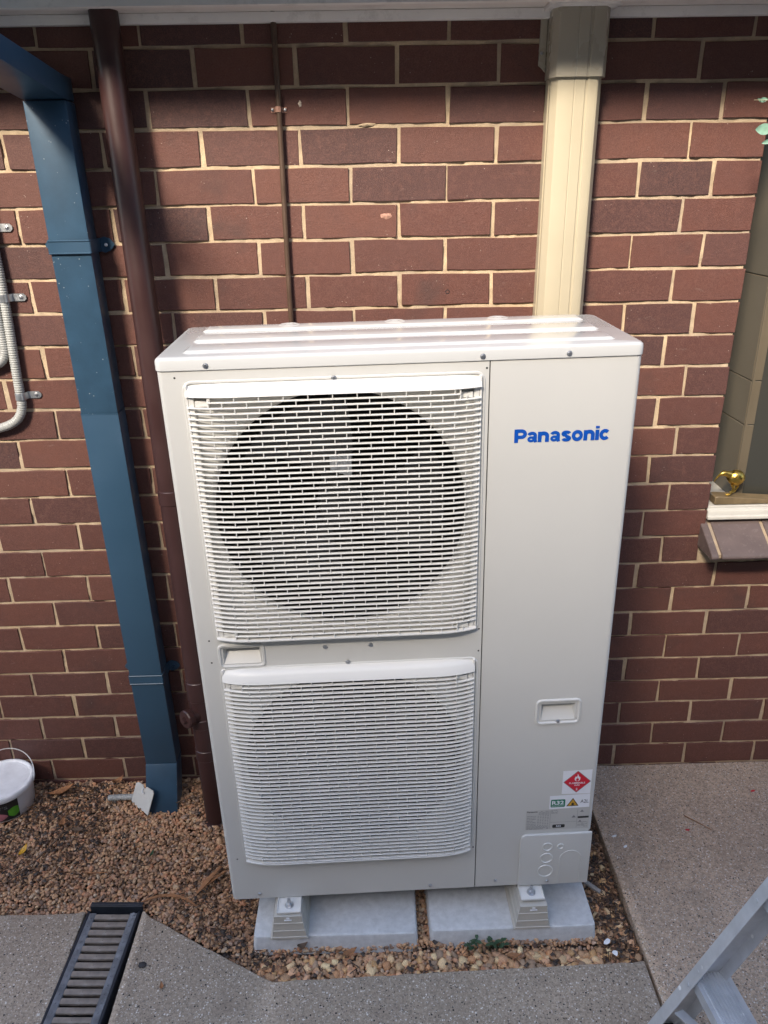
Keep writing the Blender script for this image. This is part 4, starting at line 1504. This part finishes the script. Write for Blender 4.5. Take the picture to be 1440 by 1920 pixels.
for sp, seed, var, Fx, smin, smax, zoff in ((0.0098, 1, V2, F2, 0.0046, 0.0076, -0.0125), (0.0088, 2, V1, F1, 0.0045, 0.0070, -0.0205)):
    P, rr = jitter_grid(sp, seed)
    n = len(P)
    cols = np.minimum(9.0, PALETTE[rr.choice(len(PALETTE), n, p=PW)] * rr.uniform(1.5, 2.75, (n, 1)) * np.array([1.12, 0.97, 0.82]))
    pn = np.sin(P[:, 0] * 7.3 + 2.1 * np.sin(P[:, 1] * 6)) * np.cos(P[:, 1] * 9.1 + P[:, 0] * 3) + 0.5 * np.sin(P[:, 0] * 19 + P[:, 1] * 13)
    cols = cols * np.clip(0.88 + 0.20 * pn, 0.55, 1.12)[:, None]
    cols = cols * np.minimum(1.0, 0.52 / cols.max(1))[:, None]
    size = rr.uniform(smin, smax, n) * np.where(rr.random(n) < 0.06, 1.45, 1.0)
    zz = zoff + bed_height(P[:, 0], P[:, 1]) + rr.uniform(-0.004, 0.0035, n)
    a, f, c = scatter(P, size, var, Fx, cols, zz, seed + 50)
    vs_.append(a); fs_.append(f + base); cs_.append(c); base += len(a)
# larger crushed stones along the front strip and right side
rr = np.random.default_rng(77)
P = []
while len(P) < 230:
    x, y = rr.uniform(-0.42, 0.585), rr.uniform(-0.735, -0.30)
    if y > -0.668 and x < 0.495: continue
    if x > 0.495 and rr.random() < 0.45: continue
    if x < 0.0 and rr.random() < 0.45: continue
    if not in_poly(np.array([x]), np.array([y]), BED)[0]: continue
    if any((x - q[0]) ** 2 + (y - q[1]) ** 2 < 0.011 ** 2 for q in P): continue
    P.append((x, y))
P = np.array(P)
BIG = np.array([(0.42, 0.29, 0.17), (0.36, 0.25, 0.17), (0.48, 0.38, 0.27), (0.30, 0.21, 0.15), (0.40, 0.24, 0.15), (0.50, 0.42, 0.30), (0.24, 0.19, 0.16), (0.45, 0.30, 0.22)])
cols = np.minimum(0.8, BIG[rr.integers(0, len(BIG), len(P))] * rr.uniform(0.95, 1.5, (len(P), 1)) * np.array([1.15, 1.0, 0.78]))
a, f, c = scatter(P, rr.uniform(0.0075, 0.0155, len(P)), ico_variants(2, 12, 9, 0.2)[0], F2, cols, -0.0155 + bed_height(P[:, 0], P[:, 1]) + rr.uniform(0.002, 0.006, len(P)), 99, (0.5, 0.8))
vs_.append(a); fs_.append(f + base); cs_.append(c)
gv = mesh_from('gravel', np.concatenate(vs_), np.concatenate(fs_), np.concatenate(cs_), 'pebble')
tag(gv, 'brown and tan pebble gravel covering the garden bed', 'gravel', kind='stuff')

# fine leaf litter: crumbs, short stalks and flakes between the pebbles
rr = np.random.default_rng(5)
lv_, lf_, lc_ = [], [], []
base = 0
LC = np.array([(0.09, 0.05, 0.032), (0.14, 0.075, 0.04), (0.055, 0.04, 0.032), (0.20, 0.11, 0.055), (0.07, 0.055, 0.045)])
def zone():
    k = rr.random()
    if k < 0.30: return rr.uniform(-1.35, -0.95), rr.uniform(-0.42, -0.02)
    if k < 0.50: return rr.uniform(-0.66, -0.38), rr.uniform(-0.72, -0.36)
    if k < 0.80: return rr.uniform(0.49, 0.585), rr.uniform(-0.71, -0.15)
    if k < 0.83: return rr.uniform(-0.42, 0.58), rr.uniform(-0.73, -0.655)
    return rr.uniform(-1.35, 0.58), rr.uniform(-0.73, -0.02)
n = 0
while n < 2100:
    x, y = zone()
    if not in_poly(np.array([x]), np.array([y]), BED)[0]: continue
    if -0.425 < x < 0.485 and y > -0.65: continue
    a = rr.uniform(0, 6.283)
    stalk = rr.random() < 0.45
    L, Wd = (rr.uniform(0.012, 0.035), rr.uniform(0.0006, 0.0013)) if stalk else (rr.uniform(0.005, 0.016), rr.uniform(0.0025, 0.007))
    z = -0.004 + float(bed_height(np.array(x), np.array(y))) + rr.uniform(-0.002, 0.003)
    d = np.array([math.cos(a), math.sin(a), 0]); e = np.array([-math.sin(a), math.cos(a), 0])
    t0, t1 = rr.normal(0, 0.003, 2)
    c0_ = np.array([x, y, z])
    up = np.array([0, 0, 1.0])
    th = 0.0008
    q = [c0_ - d * L / 2 - e * Wd + up * t0, c0_ - d * L / 2 + e * Wd + up * t0, c0_ + d * L / 2 + e * Wd * 0.6 + up * t1, c0_ + d * L / 2 - e * Wd * 0.6 + up * t1]
    q2 = [p_ + up * th for p_ in q]
    lv_ += q + q2
    o = base
    lf_ += [[o, o + 1, o + 2, o + 3], [o + 4, o + 7, o + 6, o + 5], [o, o + 4, o + 5, o + 1], [o + 1, o + 5, o + 6, o + 2], [o + 2, o + 6, o + 7, o + 3], [o + 3, o + 7, o + 4, o]]
    col = LC[rr.integers(0, len(LC))] * rr.uniform(0.7, 1.3)
    lc_ += [col] * 8
    base += 8
    n += 1
lt = mesh_from('leaf_litter', np.array(lv_), np.array(lf_), np.array(lc_), 'litter')
tag(lt, 'dark crumbled leaf litter and stalks scattered over the gravel', 'leaf litter', kind='stuff')

# ------------------------------------------------------------------ single leaves, bark strips, bits
def leaf(name, label, cat, x, y, z, L, W, rz, mat, curl=0.25, pitch=0.1, group=None, roll=0.0, thick=0.0006):
    m2 = MB()
    n = 9
    rows = []
    for k in range(n):
        t = k / (n - 1)
        w = W * math.sin(math.pi * min(1, max(0.02, t)) ** 0.85) * (1 if t < 0.98 else 0.3)
        xx = (t - 0.5) * L
        zz = curl * L * (2 * abs(t - 0.5)) ** 2
        rows.append([(xx, -w / 2, zz + W * 0.18), (xx, 0.0, zz), (xx, w / 2, zz + W * 0.14)])
    top = [[m2.bm.verts.new(q) for q in r_] for r_ in rows]
    bot = [[m2.bm.verts.new((q[0], q[1], q[2] - thick)) for q in r_] for r_ in rows]
    for A, B in zip(top[:-1], top[1:]):
        for k in range(2):
            m2.bm.faces.new((A[k], B[k], B[k + 1], A[k + 1]))
    for A, B in zip(bot[:-1], bot[1:]):
        for k in range(2):
            m2.bm.faces.new((A[k], A[k + 1], B[k + 1], B[k]))
    o = m2.build(name, mat, smooth=0)
    o.location = (x, y, z)
    o.rotation_euler = (roll, pitch, rz)
    return tag(o, label, cat, group)
leaf('dry_leaf', 'large curled brown dry leaf between bucket and wall corner', 'leaf', -1.135, -0.065, 0.010, 0.085, 0.030, 0.35, 'bark', 0.12, -0.2)
leaf('dry_leaf', 'brown curled leaf against the brick base left of the blue downpipe', 'leaf', -0.965, -0.030, 0.012, 0.045, 0.026, 0.9, 'bark', 0.3, 0.2)
leaf('dry_leaf', 'pointed orange brown leaf standing on gravel in front of the bucket', 'leaf', -1.085, -0.215, 0.010, 0.060, 0.020, -1.4, 'bark', 0.2, -0.4)
leaf('dry_leaf', 'yellowish leaf at the left edge of the gravel', 'leaf', -1.165, -0.310, 0.008, 0.040, 0.018, 1.2, 'yellow_print', 0.15, -0.3)
leaf('dry_leaf', 'grey brown leaf lying on gravel right of the pointed leaf', 'leaf', -1.030, -0.235, 0.006, 0.040, 0.020, 0.1, 'twig', 0.1, 0.1)
leaf('green_leaf', 'small dark green leaf in the middle of the left gravel', 'leaf', -0.772, -0.335, 0.006, 0.030, 0.009, 1.5, 'weed', 0.1, 0.1)
leaf('dry_leaf', 'dark brown leaf on the gravel strip before the right pad', 'leaf', 0.255, -0.700, 0.002, 0.040, 0.018, 0.15, 'bark', 0.1, 0.1)
leaf('dry_leaf', 'dark red leaf curled on gravel before the left pad', 'leaf', -0.295, -0.660, 0.008, 0.030, 0.018, 0.5, 'twig', 0.3, 0.2)
leaf('dry_leaf', 'brown leaf lying on gravel before the gap of the pads', 'leaf', -0.170, -0.680, 0.004, 0.045, 0.020, 0.6, 'bark', 0.15, 0.1)
leaf('dry_leaf', 'small curled tan leaf on the grey paving right of the drain', 'leaf', -0.639, -0.755, 0.004, 0.022, 0.010, 1.9, 'bark', 0.3, 0.0)

def strip(name, label, pts, w, mat, thick=0.0018, cat='bark strip', taper=True):
    P = [Vector(q) for q in pts]
    m2 = MB()
    n = len(P)
    rows = []
    for i in range(n):
        t = (P[min(i + 1, n - 1)] - P[max(0, i - 1)]).normalized()
        e = Vector((-t.y, t.x, 0)).normalized()
        ww = w * (0.25 + 0.75 * math.sin(math.pi * (0.08 + 0.84 * i / (n - 1)))) if taper else w
        rows.append([m2.bm.verts.new(q) for q in (P[i] - e * ww / 2, P[i] + e * ww / 2, P[i] + e * ww / 2 + Vector((0, 0, -thick)), P[i] - e * ww / 2 + Vector((0, 0, -thick)))])
    for A, B in zip(rows[:-1], rows[1:]):
        for k in range(4):
            q = (k + 1) % 4
            m2.bm.faces.new((A[k], A[q], B[q], B[k]))
    m2.bm.faces.new(rows[0]); m2.bm.faces.new(rows[-1][::-1])
    return tag(m2.build(name, mat, smooth=40), label, cat)
strip('bark_strip', 'orange bark strip leaning at the lower left corner of the air conditioner', bez([(-0.608, -0.480, 0.004), (-0.58, -0.44, 0.016), (-0.552, -0.402, 0.020)], 8), 0.014, 'bark')
strip('bark_strip', 'second orange bark sliver beside the leaning strip', bez([(-0.600, -0.470, 0.006), (-0.560, -0.430, 0.010), (-0.538, -0.412, 0.012)], 8), 0.008, 'bark')
strip('bark_strip', 'long curved tan bark strip lying behind the drain end', bez([(-0.765, -0.515, 0.008), (-0.715, -0.478, 0.014), (-0.650, -0.482, 0.012), (-0.600, -0.522, 0.004)], 14), 0.009, 'bark')
def twig(label, pts, r, mat='twig'):
    m2 = MB()
    m2.tube(pts, r, 7, radii=[r * (1.1 - 0.5 * i / (len(pts) - 1)) for i in range(len(pts))])
    return tag(m2.build('twig', mat, smooth=60), label, 'twig')
twig('dark forked twig on the gravel near the left edge', bez([(-1.07, -0.235, 0.008), (-1.09, -0.31, 0.008), (-1.13, -0.40, 0.006), (-1.20, -0.45, 0.004)], 12), 0.003)
twig('thin twig lying between the two downpipes on gravel', bez([(-0.745, -0.135, 0.012), (-0.70, -0.115, 0.014), (-0.665, -0.100, 0.012)], 6), 0.0018)
twig('short brown twig in the middle of the left gravel', bez([(-0.96, -0.395, 0.006), (-0.92, -0.405, 0.007), (-0.885, -0.398, 0.005)], 6), 0.0026, 'bark')
twig('thin brown twig lying on the right hand paving', bez([(0.872, -0.245, 0.007), (0.905, -0.275, 0.008), (0.935, -0.305, 0.006)], 6), 0.0016, 'bark')
m2 = MB()
m2.box((-0.024, -0.006, -0.004), (0.024, 0.006, 0.004), 0.0012, 1)
o = m2.build('wood_offcut', 'stick_grey'); o.location = (0.515, -0.497, 0.004); o.rotation_euler = (0.05, 0.12, R(-42))
tag(o, 'grey wooden offcut lying on gravel behind the right pad corner', 'wood offcut')
m2 = MB()
tmp = bmesh.new(); bmesh.ops.create_icosphere(tmp, subdivisions=2, radius=1.0)
for v in tmp.verts: v.co = Vector((v.co.x * 0.011, v.co.y * 0.009, v.co.z * 0.005)) * random.uniform(0.9, 1.1)
m2.join(tmp)
o = m2.build('dark_pebble', 'dark_stone', smooth=60); o.location = (-0.704, -0.695, 0.004)
tag(o, 'single dark pebble on the grey paving right of the drain', 'pebble')
def flake(name, label, cat, mat, x, y, z, s_, rz, n=7, seed=1, asp=0.7):
    rr_ = random.Random(seed)
    m2 = MB()
    pts = []
    for k in range(n):
        a = 2 * math.pi * k / n
        q = rr_.uniform(0.6, 1.1) * s_
        pts.append((q * math.cos(a), q * asp * math.sin(a)))
    m2.prism(pts, 0.0, 0.0018, 'XY')
    o = m2.build(name, mat, smooth=0)
    o.location = (x, y, z); o.rotation_euler = (0.1, -0.12, rz)
    return tag(o, label, cat)
flake('paint_flake', 'white flake on gravel at the front right corner of the right pad', 'flake', 'chip', 0.505, -0.668, 0.003, 0.011, 0.3, seed=2)
flake('paint_flake', 'round white flake on gravel near the paving corner', 'flake', 'chip', 0.519, -0.700, 0.001, 0.009, 0.0, 9, 3, 0.95)
flake('paint_flake', 'white flake on right paving near its gravel edge', 'flake', 'chip', 0.651, -0.359, 0.0055, 0.010, 0.6, 6, 4, 0.5)
flake('paint_flake', 'smaller white flake on right paving, nearest the wall', 'flake', 'chip', 0.630, -0.318, 0.0055, 0.008, 0.1, 6, 5, 0.4)
flake('red_chip', 'red plastic chip on right paving, closer to the brick wall', 'plastic chip', 'red_plastic', 1.135, -0.147, 0.0055, 0.009, 0.1, 5, 6, 0.45)
flake('red_chip', 'red plastic chip in the middle of the right paving', 'plastic chip', 'red_plastic', 0.861, -0.302, 0.0055, 0.009, -0.1, 5, 7, 0.45)

# weeds along the right pad
wd = empty('weed', 'low dark green weed growing along the front of the right pad', 'weed', (0.19, -0.658, -0.01))
for k in range(26):
    x = random.gauss(0, 0.032); y = random.uniform(-0.012, 0.006)
    L = random.uniform(0.012, 0.024)
    a = random.uniform(0, 6.28)
    m2 = MB()
    zt_ = random.uniform(0.008, 0.022)
    d = Vector((math.cos(a), math.sin(a), random.uniform(-0.1, 0.5))).normalized()
    e = d.cross(Vector((0, 0, 1))).normalized()
    c = Vector((x, y, zt_))
    q = [c, c + d * L * 0.35 + e * L * 0.24, c + d * L * 0.75 + e * L * 0.17, c + d * L, c + d * L * 0.75 - e * L * 0.17, c + d * L * 0.35 - e * L * 0.24]
    m2.bm.faces.new([m2.bm.verts.new(p_) for p_ in q])
    m2.tube([(x, y, -0.012), c], 0.0007, 5)
    m2.build('leaf', 'weed', wd, smooth=0)

# ------------------------------------------------------------------ channel drain
dr = empty('channel_drain', 'black slotted channel drain grate set into the grey paving', 'drain', (-0.828, -0.53, 0.0), (0, 0, R(-1.9)))
def drx(y):
    return 0.0
mb = MB()
DW = 0.0705
LEN = 1.25
mb.box((-DW - 0.003, -LEN, -0.13), (-DW + 0.004, 0.004, -0.0015), 0.001, 1)
mb.box((DW - 0.004, -LEN, -0.13), (DW + 0.003, 0.004, -0.0015), 0.001, 1)
mb.box((-DW, -LEN, -0.13), (DW, 0.004, -0.12))
ch = mb.build('channel', 'drain_plastic', dr)
mb = MB()
mb.box((-0.066, 0.006, -0.05), (0.080, 0.011, 0.014), 0.001, 1)
mb.box((-0.066, 0.0105, 0.0115), (0.080, 0.020, 0.0145), 0.001, 1)
mb.build('end_plate', 'drain_plastic', dr)
mb = MB()
for s_ in (-1, 1):
    x0, x1 = sorted((s_ * 0.0475, s_ * 0.0662))
    mb.box((x0, -LEN, -0.012), (x1, -0.002, -0.002), 0.0015, 2)
    k = 0
    y = -0.020
    while y > -LEN:
        mb.lathe([(0.0024, -0.0021), (0.0016, -0.0004), (0.0001, -0.0001)], 8, (s_ * 0.0570, y, 0), 'Z')
        y -= 0.0119 * 2
    mb.lathe([(0.0055, -0.002), (0.005, 0.001), (0.0001, 0.0018)], 14, (s_ * 0.0575, -0.008, 0), 'Z') if s_ > 0 else None
grate = mb.build('grate', 'iron', dr, smooth=40)
bar_m = MB()
bar_m.box((-0.0476, -0.0076, -0.010), (0.0476, 0.0076, -0.0022), 0.0015, 2)
bar_m.lathe([(0.0022, -0.0023), (0.0015, -0.0008), (0.0001, -0.0005)], 8, (0, 0, 0), 'Z')
bar_me = bar_m.build('grate_bar', 'iron_dirty', smooth=40, data_only=True)
for k in range(44):
    link('grate_bar', bar_me, grate, (0, -0.0135 - 0.0238 * k, 0))

# ------------------------------------------------------------------ white bucket
pl = empty('bucket', 'white plastic bucket with lid, wire handle and dark printed label', 'bucket', (-1.308, -0.100, -0.008))
mb = MB()
mb.lathe([(0.0001, 0.0), (0.082, 0.0), (0.0845, 0.003), (0.0925, 0.080), (0.0930, 0.098)], 64)
mb.build('body', 'pail', pl, smooth=40)
mb = MB()
mb.lathe([(0.0955, 0.084), (0.0985, 0.085), (0.0995, 0.088), (0.0995, 0.101), (0.097, 0.105), (0.092, 0.106), (0.089, 0.104), (0.087, 0.1005), (0.0001, 0.1005)], 64)
mb.lathe([(0.081, 0.1004), (0.080, 0.1012), (0.079, 0.1004)], 64)
mb.build('lid', 'lid', pl, smooth=50)
mb = MB()
hp = []
for k in range(33):
    a = math.pi * k / 32
    hp.append((0.1015 * math.cos(a) * 0.99, 0.006 + 0.082 * math.sin(a), 0.094 + 0.062 * math.sin(a)))
mb.tube(hp, 0.0016, 8)
mb.build('handle', 'wire', pl)
def wrap(x, z, r_off=0.0006):
    """x = arc length on the bucket from its -y side, z = height"""
    r_ = 0.0845 + (z - 0.003) / 0.077 * 0.008 + r_off
    a = -math.pi / 2 + x / 0.088
    return (r_ * math.cos(a), r_ * math.sin(a), z)
def wrap_patch(name, mat, x0, x1, zf0, zf1, parent, off=0.0006, n=24):
    m2 = MB()
    A = [m2.bm.verts.new(wrap(x0 + (x1 - x0) * k / n, zf0(k / n), off)) for k in range(n + 1)]
    B = [m2.bm.verts.new(wrap(x0 + (x1 - x0) * k / n, zf1(k / n), off)) for k in range(n + 1)]
    for k in range(n):
        m2.bm.faces.new((A[k], A[k + 1], B[k + 1], B[k]))
    return m2.build(name, mat, parent, smooth=60)
lab = wrap_patch('printed_label', 'black_print', -0.12, 0.078, lambda t: 0.006, lambda t: 0.080, pl)
wrap_patch('label_green_patch', 'lime', 0.045, 0.077, lambda t: 0.026 - 0.010 * math.sin(t * 3.1), lambda t: 0.046 + 0.008 * math.sin(t * 2.6), lab, 0.0012)
wrap_patch('label_pink_patch', 'pink', -0.02, 0.043, lambda t: 0.024 - 0.015 * math.sin(t * 3.14), lambda t: 0.024 + 0.017 * math.sin(t * 3.14) ** 0.6, lab, 0.0012)
m2 = MB()
text_mesh(m2, "RY'S", 0.006, 0.056, 0.011, 0.0, 0.0, width=0.040)
for v in m2.bm.verts:
    v.co = Vector(wrap(v.co.x, v.co.z, 0.0012))
m2.build('label_lettering', 'grey_print', lab, smooth=0)

# ------------------------------------------------------------------ loose junction plate with conduit stub
jb = empty('junction_cover_plate', 'broken grey plastic plate with short corrugated stub leaning on the blue downpipe', 'cover plate', (-0.862, -0.135, 0.0))
u_ = Vector((0.075, -0.054, 0.0)).normalized()
v_ = Vector((0.020, 0.035, 0.065)).normalized()
n_ = v_.cross(u_).normalized()
if n_.y < 0: n_ = -n_
rot = Matrix(((u_.x * 1.40, n_.x, v_.x * 1.0, 0.0105), (u_.y * 1.40, n_.y, v_.y * 1.0, 0.0015), (u_.z * 1.40, n_.z, v_.z * 1.0, 0.0360), (0, 0, 0, 1)))
m2 = MB()
out = [(-0.030, -0.026)]
rr_ = random.Random(8)
for k in range(1, 12):
    out.append((-0.030 + 0.060 * k / 12, -0.026 - 0.012 * k / 12 + rr_.uniform(-0.005, 0.003)))
out += [(0.031, -0.040), (0.031, 0.030), (0.026, 0.037), (0.005, 0.037), (0.003, 0.030), (-0.004, 0.029), (-0.007, 0.037), (-0.024, 0.037), (-0.030, 0.031)]
t = bmesh.new()
a_ = [t.verts.new((q[0], 0.0, q[1])) for q in out]
c_ = [t.verts.new((q[0], 0.003, q[1])) for q in out]
t.faces.new(a_); t.faces.new(c_[::-1])
for i in range(len(out)):
    k = (i + 1) % len(out)
    t.faces.new((a_[i], c_[i], c_[k], a_[k]))
m2.join(t, mat=rot)
m2.box((-0.029, -0.0006, 0.004), (0.030, 0.0004, 0.0048), mat=rot)
m2.build('plate', 'plate', jb, smooth=0)
m2 = MB()
pts_ = [rot @ Vector(q) for q in ((-0.002, 0.0, 0.030), (-0.002, -0.006, 0.026), (0.001, -0.008, 0.020), (0.004, -0.004, 0.016))]
m2.tube(pts_, 0.0022, 8)
m2.build('hook', 'chip', jb)
m2 = MB()
corrugated(m2, [(-0.112, 0.038, 0.004), (-0.070, 0.036, 0.008), (-0.020, 0.032, 0.012)], 0.0105)
m2.build('conduit_stub', 'conduit', jb, smooth=50)

# ------------------------------------------------------------------ step ladder
LP0 = Vector((0.600, -0.920, 0.22))              # front far corner of the lowest tread
LD = Vector((0.086, -0.027, 0.27)).normalized()  # rising direction of the far rail
la = empty('step_ladder', 'paint-splashed aluminium step ladder at the lower right corner', 'ladder', (0.53, -0.90, 0.0))
LO = la.location.copy()
fw = Vector((0.9949, 0.10, 0))                    # tread depth direction
back = (fw - LD * fw.dot(LD)).normalized()        # across the rail face
inw = LD.cross(back).normalized()
if inw.y > 0: inw = -inw
def rail(start, s_in, name):
    """C channel: web plus two flanges turned towards the treads"""
    m2 = MB()
    L0, L1 = -0.235, 1.5
    W_, Fl, th = 0.072, 0.027, 0.0022
    prof = [(0, 0), (W_, 0), (W_, Fl), (W_ - th, Fl), (W_ - th, th), (th, th), (th, Fl), (0, Fl)]
    A, B = [], []
    for u, v in prof:
        q = start + back * (u - 0.006) + s_in * (v - 0.002)
        A.append(m2.bm.verts.new(q + LD * L0 - LO))
        B.append(m2.bm.verts.new(q + LD * L1 - LO))
    n = len(prof)
    for i in range(n):
        k = (i + 1) % n
        m2.bm.faces.new((A[i], A[k], B[k], B[i]))
    m2.bm.faces.new(A); m2.bm.faces.new(B[::-1])
    return m2.build(name, 'alu', la, smooth=0)
TW = Vector((0.10, -0.995, 0)).normalized()       # along the treads, towards the camera
rail(LP0, inw, 'rail')
near0 = LP0 + TW * 0.40
rail(near0, -inw, 'rail')
for k in range(4):
    h = 0.285 * k / LD.z
    c = LP0 + LD * h
    Lt = 0.40 - 0.03 * k
    m2 = MB()
    # tread: ribbed top, front lip, back lip
    dep = 0.082
    prof = [(0.0, -0.028), (0.0, 0.0)]
    nr = 9
    for i in range(nr):
        a = 0.010 + (dep - 0.016) * i / nr
        prof += [(a, 0.0), (a + 0.0008, 0.0034), (a + 0.0038, 0.0034), (a + 0.0046, 0.0)]
    prof += [(dep, 0.0), (dep, -0.028), (dep - 0.002, -0.028), (dep - 0.002, -0.002), (0.002, -0.002), (0.002, -0.028)]
    A, B = [], []
    for u, v in prof:
        q = c + fw * (u + 0.001) + Vector((0, 0, v)) - LO
        A.append(m2.bm.verts.new(q + TW * 0.003))
        B.append(m2.bm.verts.new(q + TW * (Lt - 0.003)))
    n = len(prof)
    for i in range(n):
        q = (i + 1) % n
        m2.bm.faces.new((A[i], A[q], B[q], B[i]))
    m2.bm.faces.new(A); m2.bm.faces.new(B[::-1])
    m2.build('tread', 'alu', la, smooth=0)
# brace under the lowest tread
m2 = MB()
a0 = LP0 + LD * (-0.10) + back * 0.006 + TW * 0.028
a1 = LP0 + TW * 0.22 + fw * 0.03 + Vector((0, 0, -0.025))
dirv = (a1 - a0).normalized()
sd = dirv.cross(Vector((0, 0, 1))).normalized()
up_ = sd.cross(dirv)
for A_, B_ in ((a0, a1),):
    vs = []
    for P_ in (A_, B_):
        for s1_, s2_ in ((-1, -1), (1, -1), (1, 1), (-1, 1)):
            vs.append(m2.bm.verts.new(P_ + sd * 0.011 * s1_ + up_ * 0.0015 * s2_ - LO))
    for i in range(4):
        k = (i + 1) % 4
        m2.bm.faces.new((vs[i], vs[k], vs[4 + k], vs[4 + i]))
    m2.bm.faces.new(vs[:4]); m2.bm.faces.new(vs[4:][::-1])
m2.build('brace', 'alu', la, smooth=0)
for st_ in (LP0, near0):
    m2 = MB()
    q = st_ + LD * (-0.235) - LO
    m2.box(q + Vector((0.002, -0.020, -0.002)), q + Vector((0.066, 0.003, 0.026)), 0.004, 2)
    m2.build('rubber_foot', 'rubber', la)
for k in range(4):
    for dz in (-0.018, 0.03):
        m2 = MB()
        q = LP0 + LD * (0.285 * k / LD.z + dz) + inw * 0.012 - back * 0.006 - LO
        m2.tube([q + back * 0.001, q - back * 0.002], 0.0042, 10)
        m2.build('rivet', 'alu', la)

# ------------------------------------------------------------------ brass kiwi on the window sill
kw = empty('kiwi_figurine', 'small brass kiwi bird figurine on a wooden wedge on the window sill', 'figurine', (0.985, 0.030, 0.957))
m2 = MB()
m2.prism([(-0.055, 0.0), (0.16, 0.0), (0.16, 0.010), (-0.045, 0.026), (-0.055, 0.024)], -0.022, 0.022, 'XZ', bev=0.002, seg=1)
m2.build('wedge_stand', 'wood_stand', kw)
m2 = MB()
t = bmesh.new()
bmesh.ops.create_uvsphere(t, u_segments=28, v_segments=18, radius=1.0)
for v in t.verts:
    k = 1.0 + 0.05 * math.sin(v.co.x * 17 + v.co.z * 9) * math.cos(v.co.y * 15)      # ruffled feathers
    taper = 1.0 - 0.22 * max(0.0, -v.co.x) ** 1.5
    v.co = Vector((v.co.x * 0.0265 * k, v.co.y * 0.0200 * k * taper, v.co.z * 0.0240 * k * taper + 0.002 * max(0.0, -v.co.x)))
m2.join(t, (0.006, 0, 0.0765))
m2.tube([(-0.006, 0, 0.0825), (-0.015, 0, 0.0875), (-0.023, 0, 0.0905), (-0.029, 0, 0.0918), (-0.0345, 0, 0.0912), (-0.0395, 0, 0.0888), (-0.044, 0, 0.0850), (-0.0490, 0, 0.0790), (-0.0535, 0, 0.0715), (-0.0555, 0, 0.0660)], 0.01, 16, radii=[0.0135, 0.0105, 0.0086, 0.0082, 0.0078, 0.0058, 0.0038, 0.0029, 0.0021, 0.0009])
for sy, fx in ((-1, -0.003), (1, 0.018)):
    m2.tube([(fx, sy * 0.008, 0.0600), (fx + 0.002, sy * 0.009, 0.0530), (fx + 0.004, sy * 0.0095, 0.0450), (fx, sy * 0.0100, 0.0360), (fx - 0.004, sy * 0.0100, 0.0290)], 0.004, 10, radii=[0.0075, 0.0058, 0.0036, 0.0030, 0.0032])
    for d in (-0.55, 0.0, 0.55):
        m2.tube([(fx - 0.003, sy * 0.010, 0.0290), (fx - 0.003 - 0.007 * math.cos(d), sy * 0.010 + 0.007 * math.sin(d), 0.0285), (fx - 0.003 - 0.014 * math.cos(d), sy * 0.010 + 0.014 * math.sin(d), 0.0262)], 0.002, 8, radii=[0.0026, 0.0022, 0.0010])
m2.build('bird_body', 'brass', kw, smooth=60)

# ------------------------------------------------------------------ leafy sprig reaching in from the right
sp = empty('leafy_sprig', 'pale green leafy sprig poking in at the upper right edge', 'plant', (0.842, -0.16, 1.956))
m2 = MB()
m2.tube(bez([(0.18, 0.02, 0.22), (0.06, 0.0, 0.12), (0.02, 0.0, 0.02), (0.03, 0.0, -0.12)], 12), 0.0016, 7)
m2.tube(bez([(0.030, 0.0, 0.045), (-0.01, 0, 0.050), (-0.052, 0, 0.050)], 5), 0.0009, 6)
m2.build('stem', 'stem', sp)
for (x, z, L, W_, a) in ((-0.040, 0.052, 0.020, 0.010, 185), (-0.048, 0.047, 0.018, 0.007, 160), (-0.012, 0.020, 0.026, 0.016, 235), (-0.014, -0.008, 0.040, 0.024, 180), (-0.010, -0.032, 0.026, 0.010, 190), (-0.004, -0.060, 0.026, 0.012, 262), (0.02, 0.03, 0.04, 0.022, 20), (0.05, -0.02, 0.045, 0.024, -10), (0.05, 0.10, 0.045, 0.024, 60), (0.09, 0.14, 0.05, 0.026, 20), (0.03, -0.10, 0.04, 0.02, 280)):
    m2 = MB()
    rows = []
    for k in range(7):
        t = k / 6
        w = W_ * math.sin(math.pi * (0.04 + 0.92 * t)) ** 0.8 / 2
        rows.append([m2.bm.verts.new(q) for q in ((t * L, 0.003 * math.sin(t * 3), w), (t * L, 0.0022 + 0.003 * math.sin(t * 3), 0), (t * L, 0.003 * math.sin(t * 3), -w))])
    for A, B in zip(rows[:-1], rows[1:]):
        for k in range(2):
            m2.bm.faces.new((A[k], B[k], B[k + 1], A[k + 1]))
    o = m2.build('leaf', 'leaf_green', sp, smooth=60)
    o.location = (x + 0.022, random.uniform(-0.01, 0.01), z)
    o.rotation_euler = (random.uniform(-0.4, 0.4), -R(a), random.uniform(-0.3, 0.3))
bpy.context.view_layer.update()
print('bricks as parts', n_single)
